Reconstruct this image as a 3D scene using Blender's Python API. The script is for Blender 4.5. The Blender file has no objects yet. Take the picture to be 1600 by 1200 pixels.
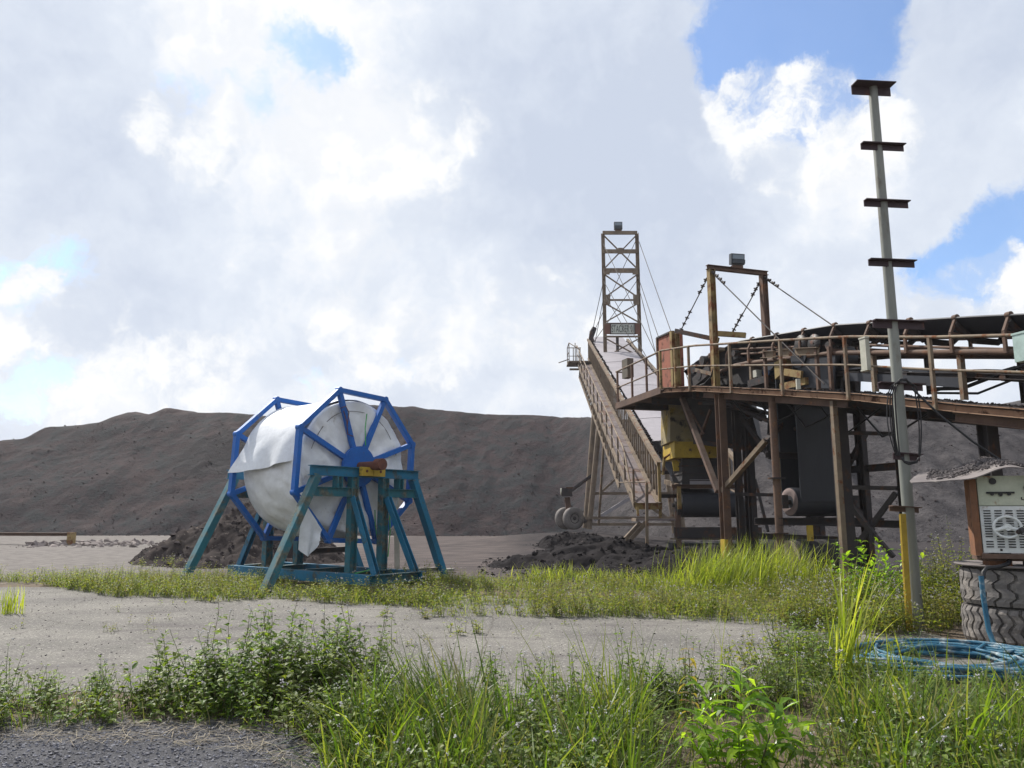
import bpy, bmesh, math, random
import numpy as np
from mathutils import Vector, Matrix

R = math.radians
S = bpy.context.scene
COL = S.collection
random.seed(7)
rng = np.random.default_rng(11)

# ------------------------------------------------------------------ camera
CAM_H, PITCH, FPX = 1.6, R(9.5), 1200.0
cd = bpy.data.cameras.new('camera')
cd.sensor_fit = 'HORIZONTAL'; cd.sensor_width = 36.0; cd.lens = 36.0*FPX/1600.0
cd.clip_start = 0.05; cd.clip_end = 5000
cam = bpy.data.objects.new('camera', cd); COL.objects.link(cam)
cam.location = (0, 0, CAM_H); cam.rotation_euler = (R(90)+PITCH, 0, 0)
S.camera = cam
_f = Vector((0, math.cos(PITCH), math.sin(PITCH))); _u = Vector((0, -math.sin(PITCH), math.cos(PITCH)))

def ray(px, py):
    return Vector((1, 0, 0))*(px-800)/FPX + _u*(600-py)/FPX + _f
def at(px, py, Y):
    d = ray(px, py); return Vector((0, 0, CAM_H)) + d*(Y/d.y)
def onz(px, py, z=0.0):
    d = ray(px, py); return Vector((0, 0, CAM_H)) + d*((z-CAM_H)/d.z)

# ------------------------------------------------------------------ colour management
S.view_settings.view_transform = 'Standard'; S.view_settings.look = 'None'
S.view_settings.exposure = 0.32; S.view_settings.gamma = 1.0; S.view_settings.use_curve_mapping = False
S.render.engine = 'CYCLES'
S.cycles.max_bounces = 6; S.cycles.transparent_max_bounces = 6
try: S.cycles.use_denoising = True
except Exception: pass

# ------------------------------------------------------------------ sun
SUN_AZ, SUN_EL = R(-42), R(47)          # azimuth from +Y, negative is to the left
sun_dir = Vector((math.sin(SUN_AZ)*math.cos(SUN_EL), math.cos(SUN_AZ)*math.cos(SUN_EL), math.sin(SUN_EL)))
sl = bpy.data.lights.new('sun', 'SUN'); sl.energy = 5.0; sl.angle = R(0.6); sl.color = (1.0, 0.95, 0.87)
so = bpy.data.objects.new('sun', sl); COL.objects.link(so)
so.rotation_euler = sun_dir.to_track_quat('Z', 'Y').to_euler()

# ------------------------------------------------------------------ node helper
class NT:
    def __init__(s, tree):
        s.t = tree; s.N = tree.nodes; s.L = tree.links
    def n(s, kind, **kw):
        nd = s.N.new(kind)
        for k, v in kw.items(): setattr(nd, k, v)
        return nd
    def put(s, sock, v):
        if isinstance(v, bpy.types.NodeSocket): s.L.new(v, sock)
        elif v is not None:
            if isinstance(v, (tuple, list)) and len(v) == 3 and sock.type == 'RGBA': v = (*v, 1)
            sock.default_value = v
    def math(s, op, a, b=None, c=None, clamp=False):
        nd = s.n('ShaderNodeMath', operation=op, use_clamp=clamp)
        s.put(nd.inputs[0], a); s.put(nd.inputs[1], b); s.put(nd.inputs[2], c)
        return nd.outputs[0]
    def vec(s, op, a, b=None, scale=None):
        nd = s.n('ShaderNodeVectorMath', operation=op)
        s.put(nd.inputs[0], a)
        if b is not None: s.put(nd.inputs[1], b)
        if scale is not None: s.put(nd.inputs['Scale'], scale)
        return nd.outputs['Value'] if op in ('DISTANCE', 'DOT_PRODUCT', 'LENGTH') else nd.outputs['Vector']
    def noise(s, v, scale, detail=4, rough=.55, dist=0, color=False):
        nd = s.n('ShaderNodeTexNoise')
        s.put(nd.inputs['Vector'], v); s.put(nd.inputs['Scale'], scale)
        nd.inputs['Detail'].default_value = detail; nd.inputs['Roughness'].default_value = rough
        nd.inputs['Distortion'].default_value = dist
        return nd.outputs['Color'] if color else nd.outputs[0]
    def ramp(s, v, lo, hi, a=0.0, b=1.0, smooth=True):
        nd = s.n('ShaderNodeMapRange', interpolation_type='SMOOTHSTEP' if smooth else 'LINEAR')
        s.put(nd.inputs['Value'], v)
        for nm, x in (('From Min', lo), ('From Max', hi), ('To Min', a), ('To Max', b)): s.put(nd.inputs[nm], x)
        return nd.outputs[0]
    def mix(s, f, a, b, mode='MIX'):
        nd = s.n('ShaderNodeMix', data_type='RGBA', blend_type=mode)
        s.put(nd.inputs[0], f); s.put(nd.inputs[6], a); s.put(nd.inputs[7], b)
        return nd.outputs[2]

# ------------------------------------------------------------------ world: sky with broken cumulus
W = bpy.data.worlds.new('World'); S.world = W; W.use_nodes = True
W.node_tree.nodes.clear()
t = NT(W.node_tree)
sky = t.n('ShaderNodeTexSky', sky_type='NISHITA', sun_disc=False)
sky.sun_elevation = SUN_EL; sky.sun_rotation = SUN_AZ; sky.air_density = 1.0; sky.dust_density = 0.6; sky.ozone_density = 2.0
bg_sky = t.n('ShaderNodeBackground'); bg_sky.inputs['Strength'].default_value = 0.135
t.put(bg_sky.inputs['Color'], t.mix(1.0, sky.outputs[0], (.86, 1.0, 1.16), 'MULTIPLY'))
D = t.vec('NORMALIZE', t.n('ShaderNodeTexCoord').outputs['Generated'])
# warp the direction so that every edge below is ragged like cumulus
w1 = t.vec('SUBTRACT', t.noise(D, 4.0, 7, .6, color=True), (.5, .5, .5))
w2 = t.vec('SUBTRACT', t.noise(D, 17.0, 6, .62, color=True), (.5, .5, .5))
Dw = t.vec('ADD', t.vec('ADD', D, t.vec('SCALE', w1, scale=.20)), t.vec('SCALE', w2, scale=.055))
def blobs(base, lst, v):
    acc = base
    for px, py, sg, amp in lst:
        c = ray(px, py).normalized()
        d = t.vec('DISTANCE', v, tuple(c))
        acc = t.math('ADD', acc, t.ramp(d, 0.0, sg/FPX*1.9, amp, 0.0))
    return acc
Df = t.vec('ADD', t.vec('ADD', D, t.vec('SCALE', w1, scale=.07)), t.vec('SCALE', w2, scale=.045))
# 1 where the blue shows between the clouds
blue = blobs(0.0, [(455,62,36,.58),(500,88,42,.64),(540,125,38,.62),(412,165,40,.55),(255,140,60,.42),(350,110,40,.35),(1225,50,100,1.15),(1165,95,60,.85),(1255,125,60,.95),
                   (1340,50,70,.75),(1400,150,50,.45),(1580,390,58,1.0),(1520,425,50,.8),(1620,350,55,.8),(40,435,48,.62),(105,415,40,.42),(-20,470,45,.45),(95,620,60,.5),
                   (215,560,45,.42),(640,575,34,.42),(500,625,60,.42),(1430,430,40,.4),(20,590,50,.45)], Df)
blue = t.math('ADD', blue, t.math('MULTIPLY', t.math('SUBTRACT', t.noise(Df, 13.0, 9, .68), .5), 1.9))
blue = t.ramp(blue, .32, .86)
# 2 the soft layer behind: 0 grey-blue underside .. 1 bright
shade = blobs(.49, [(250,300,320,.10),(1260,270,120,.50),(1330,240,80,.3),(450,50,130,.50),(330,30,120,.20),(610,240,95,.36),(500,210,80,.30),(575,330,90,.16),(575,450,110,.22),(850,570,110,.25),(700,520,100,.22),(880,440,80,.22),(1490,300,130,.25),(180,650,60,.5),(460,610,60,.3),(1130,560,120,.25),
                    (970,120,200,-.38),(1060,250,160,-.28),(900,280,140,-.26),(760,160,80,-.2),(60,250,110,-.45),(190,320,90,-.30),(90,40,110,-.22),(1480,110,140,-.40),(1540,40,90,-.3),(1380,330,110,-.2),(1000,430,120,-.25),(1180,330,90,-.2),
                    (820,340,120,-.28),(240,490,90,-.32),(170,560,60,-.3),(480,510,80,-.14),(740,560,90,-.12),(1250,420,150,-.10)], Dw)
n_a = t.noise(Df, 8.0, 10, .60)
SH = tuple(Vector((-.022, .0, .028)))
relief = t.math('SUBTRACT', n_a, t.noise(t.vec('ADD', Df, SH), 8.0, 10, .60))
shade = t.math('ADD', shade, t.math('MULTIPLY', relief, 1.6))
shade = t.math('ADD', shade, t.math('MULTIPLY', t.math('SUBTRACT', t.noise(Dw, 3.4, 6, .55), .5), .62))
ccol = t.mix(t.ramp(shade, -.15, .62, smooth=False), (.61, .68, .815), (.80, .86, .955))
ccol = t.mix(t.ramp(shade, .46, 1.05), ccol, (1.0, 1.01, 1.03))
# 3 cumulus heads in front, with crisp lobes lit from the sun's side
cum = blobs(-.12, [(1235,185,66,.95),(1160,160,50,.8),(1305,215,80,.80),(1390,190,45,.6),(1180,230,60,.5),(1555,462,50,1.0),(1470,500,46,.8),(1600,430,40,.8),(105,492,56,.95),(80,575,46,.8),(150,465,34,.6),(20,520,60,.7),(60,450,22,.4),
                   (575,450,80,.62),(610,240,110,.66),(520,250,70,.6),(690,200,60,.5),(650,330,70,.5),(265,585,50,.75),(330,555,46,.6),(640,605,70,.6),(190,650,70,.85),(300,640,60,.7),(450,560,60,.5),(540,520,60,.45),(220,205,60,.55),(330,250,60,.5),(860,470,60,.55),(900,560,90,.6),(760,510,80,.5),(430,120,70,.6),(330,70,80,.5)], Df)
cum = t.math('ADD', cum, t.math('MULTIPLY', t.math('SUBTRACT', t.noise(Df, 9.0, 10, .62), .5), 1.5))
cmask = t.math('MULTIPLY', t.ramp(cum, .24, .50), t.ramp(relief, -.10, .05, .25, 1.0))
lit = t.math('ADD', t.math('MULTIPLY', cum, .22), t.math('MULTIPLY', relief, 4.2))
ccum = t.mix(t.ramp(lit, -.22, .62, smooth=False), (.755, .81, .90), (1.05, 1.055, 1.06))
ccol = t.mix(t.math('MULTIPLY', cmask, .9), ccol, ccum)
blue = t.math('MULTIPLY', blue, t.math('SUBTRACT', 1.0, cmask))
bg_cloud = t.n('ShaderNodeBackground'); bg_cloud.inputs['Strength'].default_value = 0.80
t.L.new(ccol, bg_cloud.inputs['Color'])
mx = t.n('ShaderNodeMixShader')
t.put(mx.inputs[0], t.math('SUBTRACT', 1.0, t.math('MULTIPLY', blue, .88)))
t.L.new(bg_sky.outputs[0], mx.inputs[1]); t.L.new(bg_cloud.outputs[0], mx.inputs[2])
t.L.new(mx.outputs[0], t.n('ShaderNodeOutputWorld').inputs['Surface'])

# ------------------------------------------------------------------ materials
def mat(name, col, col2=None, scale=2.0, rough=.75, metal=0.0, rust=None, rust2=None, bump=.25, bscale=None, spec=.35, detail=6, dust=None, stretch=None, fleck=None, rough2=None):
    """col..col2: broad mottling; rust / rust2 = (colour, amount 0..1, scale): patches with ragged edges; dust = (colour, amount): on faces that look up; fleck = (colour, scale, threshold)."""
    m = bpy.data.materials.new(name); m.use_nodes = True
    m.node_tree.nodes.clear(); t = NT(m.node_tree)
    v = t.n('ShaderNodeTexCoord').outputs['Object']
    if stretch: v = t.vec('MULTIPLY', v, stretch)
    c = t.mix(t.ramp(t.noise(v, scale, detail, .6), .3, .7), col, col2 or tuple(x*.72 for x in col))
    c = t.mix(t.ramp(t.noise(v, scale*9, 4, .6), .25, .75, 0, .35), c, tuple(x*.6 for x in col))
    rg = rough
    for r_ in (rust, rust2):
        if r_:
            f = t.ramp(t.noise(v, r_[2], 9, .68), 1-r_[1]-.07, 1-r_[1]+.07)
            rc = t.mix(t.ramp(t.noise(v, r_[2]*5, 5, .6), .3, .7), r_[0], tuple(x*.45 for x in r_[0]))
            c = t.mix(f, c, rc)
            rg = t.math('ADD', t.math('MULTIPLY', f, .25), rg, clamp=True)
    if fleck:
        c = t.mix(t.ramp(t.noise(v, fleck[1], 3, .7), fleck[2], fleck[2]+.06), c, fleck[0])
    if dust:
        up = t.n('ShaderNodeSeparateXYZ'); t.L.new(t.n('ShaderNodeNewGeometry').outputs['Normal'], up.inputs[0])
        f = t.math('MULTIPLY', t.ramp(up.outputs[2], .2, .85), t.ramp(t.noise(v, 3.0, 6, .65), .35, .6, 0, dust[1]))
        c = t.mix(f, c, dust[0])
    b = t.n('ShaderNodeBsdfPrincipled')
    t.put(b.inputs['Base Color'], c); t.put(b.inputs['Roughness'], rg); b.inputs['Metallic'].default_value = metal
    b.inputs['Specular IOR Level'].default_value = spec
    if bump:
        bp = t.n('ShaderNodeBump'); bp.inputs['Strength'].default_value = bump; bp.inputs['Distance'].default_value = .02
        t.put(bp.inputs['Height'], t.noise(v, bscale or scale*6, 7, .65)); t.L.new(bp.outputs[0], b.inputs['Normal'])
    t.L.new(b.outputs[0], t.n('ShaderNodeOutputMaterial').inputs[0])
    return m

def leafmat(name, cols, trans=.45, rough=.55, patch=None):
    m = bpy.data.materials.new(name); m.use_nodes = True
    m.node_tree.nodes.clear(); t = NT(m.node_tree)
    g = t.n('ShaderNodeNewGeometry')
    cr = t.n('ShaderNodeValToRGB'); el = cr.color_ramp.elements
    while len(el) < len(cols): el.new(.5)
    for i, c in enumerate(cols):
        el[i].position = i/(len(cols)-1); el[i].color = (*c, 1)
    t.L.new(g.outputs['Random Per Island'], cr.inputs[0])
    c = cr.outputs[0]
    pos = t.n('ShaderNodeTexCoord').outputs['Object']
    if patch: c = t.mix(t.ramp(t.noise(pos, patch[1], 4, .6), .42, .68, 0, patch[2]), c, patch[0])
    c = t.mix(t.ramp(t.noise(pos, 30, 3, .6), .3, .7, 0, .3), c, (.02, .03, .008))
    d = t.n('ShaderNodeBsdfPrincipled'); t.put(d.inputs['Base Color'], c); d.inputs['Roughness'].default_value = rough
    d.inputs['Specular IOR Level'].default_value = .3
    tr = t.n('ShaderNodeBsdfTranslucent'); t.put(tr.inputs['Color'], t.mix(1.0, c, (1.9, 2.0, .75), 'MULTIPLY'))
    mxs = t.n('ShaderNodeMixShader'); mxs.inputs[0].default_value = trans
    t.L.new(d.outputs[0], mxs.inputs[1]); t.L.new(tr.outputs[0], mxs.inputs[2])
    t.L.new(mxs.outputs[0], t.n('ShaderNodeOutputMaterial').inputs[0])
    return m

RUST = (.20, .075, .03); DRUST = (.075, .035, .022); COAL = (.022, .02, .021)
m_rust   = mat('rusted_steel', (.15, .092, .066), (.085, .055, .045), 2.2, .85, rust=((.25,.125,.07), .38, 3.0), bump=.35, dust=((.16,.13,.11), .7))
m_deck   = mat('rusty_deck_edge', (.35, .225, .145), (.22, .13, .085), 1.6, .85, rust=(DRUST, .42, 4.0), bump=.3)
m_rail   = mat('handrail_paint_worn', (.225, .175, .12), (.135, .10, .075), 2.6, .75, rust=(RUST, .42, 5.0), bump=.2)
m_yrust  = mat('yellow_paint_rusting', (.31, .225, .085), (.20, .14, .065), 1.8, .7, rust=(RUST, .44, 2.5), rust2=(COAL, .33, 1.7), bump=.25)
m_yellow = mat('yellow_paint', (.50, .345, .04), (.34, .235, .035), 2.5, .6, rust=(DRUST, .38, 4.0), rust2=((.16,.12,.06), .36, 1.6), bump=.15)
m_steel  = mat('dark_steel', (.045, .038, .038), (.028, .026, .030), 2.0, .8, rust=((.11,.055,.035), .42, 2.4), bump=.3)
m_black  = mat('black_rubber', (.020, .021, .026), (.012, .013, .017), 1.2, .7, bump=.15, dust=((.09,.08,.08), .55))
m_belt   = mat('conveyor_belt_rubber', (.034, .037, .047), (.022, .025, .034), .9, .5, bump=.06, stretch=(1, 1, .25))
m_purple = mat('brown_primer_angle', (.050, .028, .034), (.035, .02, .026), 3.0, .6, rust=((.16,.07,.05), .36, 5.0), bump=.15)
m_redbox = mat('red_oxide_plate', (.30, .10, .06), (.20, .07, .045), 1.6, .8, rust=(DRUST, .42, 3.0), bump=.25)
m_brownl = mat('brown_lattice_steel', (.225, .172, .122), (.135, .105, .082), 2.0, .8, rust=((.17,.095,.065), .38, 2.5), bump=.25)
m_cover  = mat('grey_cover_sheet', (.36, .335, .355), (.28, .26, .28), .8, .6, rust=((.13,.095,.08), .33, .9), bump=.15)
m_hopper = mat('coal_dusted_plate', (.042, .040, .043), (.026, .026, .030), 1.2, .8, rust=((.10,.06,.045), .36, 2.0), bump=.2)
m_pole   = mat('galvanised_pipe', (.25, .26, .235), (.16, .168, .155), 1.3, .55, metal=.2, rust=((.16,.135,.105), .40, 2.0), bump=.12, stretch=(1, 1, .3))
m_blue   = mat('blue_paint', (.008, .125, .47), (.012, .10, .37), 2.0, .5, rust=((.12,.085,.075), .31, 5.0), rust2=((.16,.20,.28), .36, 2.0), bump=.12)
m_teal   = mat('teal_paint_weathered', (.016, .15, .20), (.022, .105, .135), 1.4, .55, rust=((.15,.155,.12), .45, 2.2), rust2=(DRUST, .35, 4.0), bump=.2, dust=((.26,.26,.22), .75))
m_tealb  = mat('blue_teal_paint', (.010, .165, .30), (.014, .115, .20), 1.4, .5, rust=((.09,.105,.09), .40, 2.4), rust2=(DRUST, .31, 5.0), bump=.15)
m_tarp   = mat('white_woven_tarpaulin', (.78, .80, .83), (.64, .66, .69), .7, .5, rust=((.46,.42,.35), .36, 1.1), bump=.30, bscale=5.0, spec=.3)
m_tarp2  = mat('clean_white_tarpaulin', (.74, .76, .80), (.66, .69, .73), 1.2, .45, bump=.35, bscale=6.0, spec=.35)
m_shaft  = mat('rusted_shaft', (.16, .06, .04), (.08, .035, .03), 5, .8, bump=.3)
m_cord   = mat('green_rope', (.06, .42, .10), (.05, .34, .08), 4, .6, bump=.1)
m_wire   = mat('wire_rope', (.05, .04, .038), None, 6, .7, bump=.1)
m_cable  = mat('black_cable', (.014, .014, .017), None, 4, .5, bump=.05)
m_lamp   = mat('floodlight_casing', (.055, .065, .080), (.04, .05, .06), 4, .5, bump=.05)
m_glass  = mat('dusty_lamp_glass', (.20, .25, .30), (.14, .18, .22), 5, .25, bump=.02, spec=.5)
m_sign   = mat('faded_sign_board', (.58, .61, .56), (.48, .51, .47), 2.0, .7, rust=((.22,.18,.14), .34, 3.0), bump=.1)
m_letter = mat('dark_sign_lettering', (.06, .07, .065), None, 5, .7, bump=0)
m_white  = mat('chipped_white_enamel', (.66, .68, .67), (.57, .60, .60), 2.0, .45, rust=((.30,.15,.07), .37, 4.0), rust2=((.10,.05,.03), .30, 9.0), bump=.12)
m_cream  = mat('yellowed_white_panel', (.50, .52, .42), (.40, .43, .33), 4.0, .5, rust=((.26,.11,.045), .34, 6.0), bump=.1)
m_orange = mat('rust_orange_frame', (.235, .105, .05), (.14, .07, .042), 4, .85, rust=((.07,.035,.025), .40, 7.0), bump=.35)
m_dark   = mat('black_plastic', (.012, .012, .014), None, 5, .5, bump=.05)
m_tyre   = mat('dusty_tyre_rubber', (.20, .185, .175), (.12, .11, .107), 3.0, .9, rust=((.26,.235,.215), .44, 4.0), bump=.6, bscale=22)
m_hose   = mat('faded_blue_hose', (.018, .095, .17), (.035, .14, .21), 3.0, .5, rust=((.34,.40,.42), .43, 5.0), bump=.1)
m_roof   = mat('coal_dusted_sheet', (.20, .175, .17), (.13, .115, .115), 2.5, .8, rust=((.30,.27,.25), .40, 5.0), bump=.25)
m_wood   = mat('weathered_timber', (.36, .34, .31), (.25, .235, .215), 3, .85, bump=.3)
m_cwhite = mat('pale_lamp_housing', (.50, .49, .42), (.40, .39, .33), 5, .5, rust=((.20,.13,.08), .30, 6.0), bump=.05)
m_pale   = mat('pale_green_box', (.42, .55, .52), None, 4, .5, bump=.05)
m_motor  = mat('blue_motor_paint', (.03, .075, .16), (.02, .045, .10), 5, .6, rust=(COAL, .45, 4), bump=.15)
m_conc   = mat('stained_concrete_block', (.26, .20, .19), (.17, .135, .13), 3, .9, bump=.4)
m_gears  = mat('oily_machine_steel', (.05, .045, .045), (.03, .03, .03), 6, .5, metal=.4, rust=((.16,.07,.05), .4, 8), bump=.3)

# ------------------------------------------------------------------ object helpers
def link(o, parent=None):
    COL.objects.link(o)
    if parent: o.parent = parent
    return o
def tag(o, label=None, cat=None, group=None, kind=None):
    if label: o['label'] = label
    if cat: o['category'] = cat
    if group: o['group'] = group
    if kind: o['kind'] = kind
    return o
def thing(name, loc, label, cat, group=None):
    o = bpy.data.objects.new(name, None); o.empty_display_size = .2
    o.location = loc; link(o); return tag(o, label, cat, group)
def copy_tree(o, parent=None):
    c = o.copy(); COL.objects.link(c)
    if parent: c.parent = parent
    for ch in list(o.children): copy_tree(ch, c)
    return c

def frame_of(d, up=None):
    d = Vector(d).normalized(); up = Vector(up) if up is not None else Vector((0, 0, 1))
    if abs(d.dot(up.normalized())) > .985: up = Vector((0, 1, 0)) if abs(d.y) < .9 else Vector((1, 0, 0))
    x = d.cross(up).normalized(); y = x.cross(d).normalized()     # x sideways, y up
    return x, y, d

class MB:
    """Collects shapes in world space; build() links them as one mesh whose origin is that of the thing."""
    def __init__(s): s.v = []; s.f = []; s.sm = []
    def add(s, vs, fs, smooth=False):
        n = len(s.v); s.v += [tuple(p) for p in vs]
        for f in fs: s.f.append(tuple(i+n for i in f)); s.sm.append(smooth)
        return s
    def prism(s, prof, p0, p1, up=None):
        """extrude a 2-D outline (x sideways, y up) from p0 to p1"""
        p0 = Vector(p0); p1 = Vector(p1); x, y, d = frame_of(p1-p0, up); k = len(prof)
        vs = [p0+x*a+y*b for a, b in prof]+[p1+x*a+y*b for a, b in prof]
        fs = [(i, (i+1) % k, k+(i+1) % k, k+i) for i in range(k)]
        fs += [tuple(range(k-1, -1, -1)), tuple(range(k, 2*k))]
        return s.add(vs, fs)
    def bar(s, p0, p1, w, h=None, up=None):
        h = h or w; return s.prism([(-w/2, -h/2), (w/2, -h/2), (w/2, h/2), (-w/2, h/2)], p0, p1, up)
    def ibeam(s, p0, p1, w, h, up=None, t=.014):
        t = max(t, w*.09); u = t*.5
        return s.prism([(-w/2,-h/2),(w/2,-h/2),(w/2,-h/2+t),(u,-h/2+t),(u,h/2-t),(w/2,h/2-t),(w/2,h/2),(-w/2,h/2),(-w/2,h/2-t),(-u,h/2-t),(-u,-h/2+t),(-w/2,-h/2+t)], p0, p1, up)
    def channel(s, p0, p1, w, h, up=None, t=.014):
        return s.prism([(-w/2,-h/2),(w/2,-h/2),(w/2,-h/2+t),(-w/2+t,-h/2+t),(-w/2+t,h/2-t),(w/2,h/2-t),(w/2,h/2),(-w/2,h/2)], p0, p1, up)
    def angle(s, p0, p1, w, h=None, up=None, t=.014):
        h = h or w; return s.prism([(-w/2,h/2),(-w/2,-h/2),(-w/2+t,-h/2),(-w/2+t,h/2-t),(w/2,h/2-t),(w/2,h/2)], p0, p1, up)
    def box(s, c, size, x=None, y=None):
        c = Vector(c); X = Vector(x).normalized() if x is not None else Vector((1, 0, 0)); Z = Vector((0, 0, 1))
        Y = Vector(y).normalized() if y is not None else Z.cross(X).normalized()
        Z = X.cross(Y).normalized(); a, b, e = size[0]/2, size[1]/2, size[2]/2
        vs = [c+X*i*a+Y*j*b+Z*k*e for k in (-1, 1) for i, j in ((-1, -1), (1, -1), (1, 1), (-1, 1))]
        return s.add(vs, [(3, 2, 1, 0), (4, 5, 6, 7), (0, 1, 5, 4), (1, 2, 6, 5), (2, 3, 7, 6), (3, 0, 4, 7)])
    def tube(s, pts, r, n=8, cap=True):
        pts = [Vector(p) for p in pts]; k = len(pts); vs = []; px = None
        for i, p in enumerate(pts):
            d = (pts[min(i+1, k-1)]-pts[max(i-1, 0)])
            x, y, d = frame_of(d)
            if px is not None:
                x = (px-d*px.dot(d));
                x = x.normalized() if x.length > 1e-5 else frame_of(d)[0]
                y = d.cross(x) * -1
                y = x.cross(d)
            px = x
            rr = r[i] if isinstance(r, (list, tuple)) else r
            vs += [p+(x*math.cos(2*math.pi*j/n)+y*math.sin(2*math.pi*j/n))*rr for j in range(n)]
        fs = [(i*n+j, i*n+(j+1) % n, (i+1)*n+(j+1) % n, (i+1)*n+j) for i in range(k-1) for j in range(n)]
        s.add(vs, fs, True)
        if cap: s.add(vs[:n], [tuple(range(n-1, -1, -1))]); s.add(vs[-n:], [tuple(range(n))])
        return s
    def disc(s, c, axis, r, th, n=32):
        a = Vector(axis).normalized(); c = Vector(c); return s.tube([c-a*th/2, c+a*th/2], r, n)
    def lathe(s, c, axis, prof, n=40, ref=None):
        """prof: (radius, distance along axis)"""
        x, y, d = frame_of(axis, ref); c = Vector(c); k = len(prof)
        vs = [c+d*h+(x*math.cos(2*math.pi*j/n)+y*math.sin(2*math.pi*j/n))*r for r, h in prof for j in range(n)]
        return s.add(vs, [(i*n+j, i*n+(j+1) % n, (i+1)*n+(j+1) % n, (i+1)*n+j) for i in range(k-1) for j in range(n)], True)
    def sheet(s, grid, th=.012):
        """grid[i][j] of points, given a real thickness along its own normals"""
        a, b = len(grid), len(grid[0]); G = [[Vector(p) for p in r] for r in grid]
        top, bot = [], []
        for i in range(a):
            for j in range(b):
                du = G[min(i+1, a-1)][j]-G[max(i-1, 0)][j]; dv = G[i][min(j+1, b-1)]-G[i][max(j-1, 0)]
                nn = du.cross(dv); nn = nn.normalized() if nn.length > 1e-9 else Vector((0, 0, 1))
                top.append(G[i][j]+nn*th/2); bot.append(G[i][j]-nn*th/2)
        q = lambda i, j: i*b+j; N = a*b; fs = []
        for i in range(a-1):
            for j in range(b-1):
                fs.append((q(i,j), q(i+1,j), q(i+1,j+1), q(i,j+1))); fs.append((N+q(i,j), N+q(i,j+1), N+q(i+1,j+1), N+q(i+1,j)))
        edge = []
        for i in range(a-1): edge += [(q(i+1,0), q(i,0)), (q(i,b-1), q(i+1,b-1))]
        for j in range(b-1): edge += [(q(0,j), q(0,j+1)), (q(a-1,j+1), q(a-1,j))]
        s.add(top+bot, fs, True); 
        return s.add(top+bot, [(e0, e1, N+e1, N+e0) for e0, e1 in edge])
    def build(s, name, m, parent=None, label=None):
        org = Vector((0, 0, 0)); p = parent
        while p is not None: org += p.location; p = p.parent
        me = bpy.data.meshes.new(name)
        me.from_pydata([tuple(Vector(v)-org) for v in s.v], [], s.f)
        me.polygons.foreach_set('use_smooth', s.sm)
        me.materials.append(m); me.update()
        bm = bmesh.new(); bm.from_mesh(me); bmesh.ops.recalc_face_normals(bm, faces=bm.faces); bm.to_mesh(me); bm.free()
        o = bpy.data.objects.new(name, me); link(o, parent)
        if label: o['label'] = label
        return o
    def solo(s, name, m, label, cat, group=None):
        """a thing that is one mesh; origin at its base"""
        A = np.array(s.v); c = Vector((float(A[:, 0].mean()), float(A[:, 1].mean()), float(A[:, 2].min())))
        s.v = [tuple(Vector(v)-c) for v in s.v]
        o = s.build(name, m); o.location = c
        return tag(o, label, cat, group)

def mesh_np(name, V, F, mats, mi=None, smooth=False, loc=(0, 0, 0)):
    """V n x 3, F m x 4 (quads) or list of arrays"""
    me = bpy.data.meshes.new(name)
    V = np.asarray(V, dtype=np.float32)-np.asarray(loc, dtype=np.float32); F = np.asarray(F, dtype=np.int32); k = F.shape[1]
    me.vertices.add(len(V)); me.vertices.foreach_set('co', V.ravel())
    me.loops.add(F.size); me.loops.foreach_set('vertex_index', F.ravel())
    me.polygons.add(len(F)); me.polygons.foreach_set('loop_start', np.arange(0, F.size, k, dtype=np.int32))
    me.polygons.foreach_set('loop_total', np.full(len(F), k, dtype=np.int32))
    for m in (mats if isinstance(mats, (list, tuple)) else [mats]): me.materials.append(m)
    if mi is not None: me.polygons.foreach_set('material_index', np.asarray(mi, dtype=np.int32))
    me.polygons.foreach_set('use_smooth', np.full(len(F), bool(smooth)))
    me.update(calc_edges=True); me.validate()
    o = bpy.data.objects.new(name, me); o.location = loc; link(o)
    return o

# ------------------------------------------------------------------ numpy noise
_tab = np.random.default_rng(5).random((256, 256))
def vnoise(x, y):
    xi = np.floor(x).astype(int); yi = np.floor(y).astype(int); fx = x-xi; fy = y-yi
    fx = fx*fx*fx*(fx*(fx*6-15)+10); fy = fy*fy*fy*(fy*(fy*6-15)+10)
    g = lambda a, b: _tab[a % 256, b % 256]
    return (g(xi,yi)*(1-fx)+g(xi+1,yi)*fx)*(1-fy)+(g(xi,yi+1)*(1-fx)+g(xi+1,yi+1)*fx)*fy-.5
def fbm(x, y, octv=5, gain=.5):
    r = 0; a = 1.0; x = np.asarray(x, float)+37.2; y = np.asarray(y, float)+11.7
    for k in range(octv):
        r = r+a*vnoise(x, y); a *= gain; x = x*2.03+5.1; y = y*2.03+9.3
    return r
def smooth(a, b, x):
    q = np.clip((x-a)/(b-a), 0, 1); return q*q*(3-2*q)
# ------------------------------------------------------------------ ground
def gz(x, y):
    x = np.asarray(x, float); y = np.asarray(y, float)
    z = .05*fbm(x/5, y/5, 4)*smooth(17.5, 24, y)
    z = z+.62*np.exp(-((x-3.4)/6.5)**2-((y-39)/4.2)**2)
    z = z+.25*np.exp(-((x-6.5)/4.0)**2-((y-27)/3.5)**2)
    z = z+.035*fbm(x/1.1, y/1.1, 3)*(1-smooth(6.2, 7.2, y))
    return z-.04*smooth(19, 24, y)*0
def gzf(x, y): return float(gz(x, y))

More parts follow.
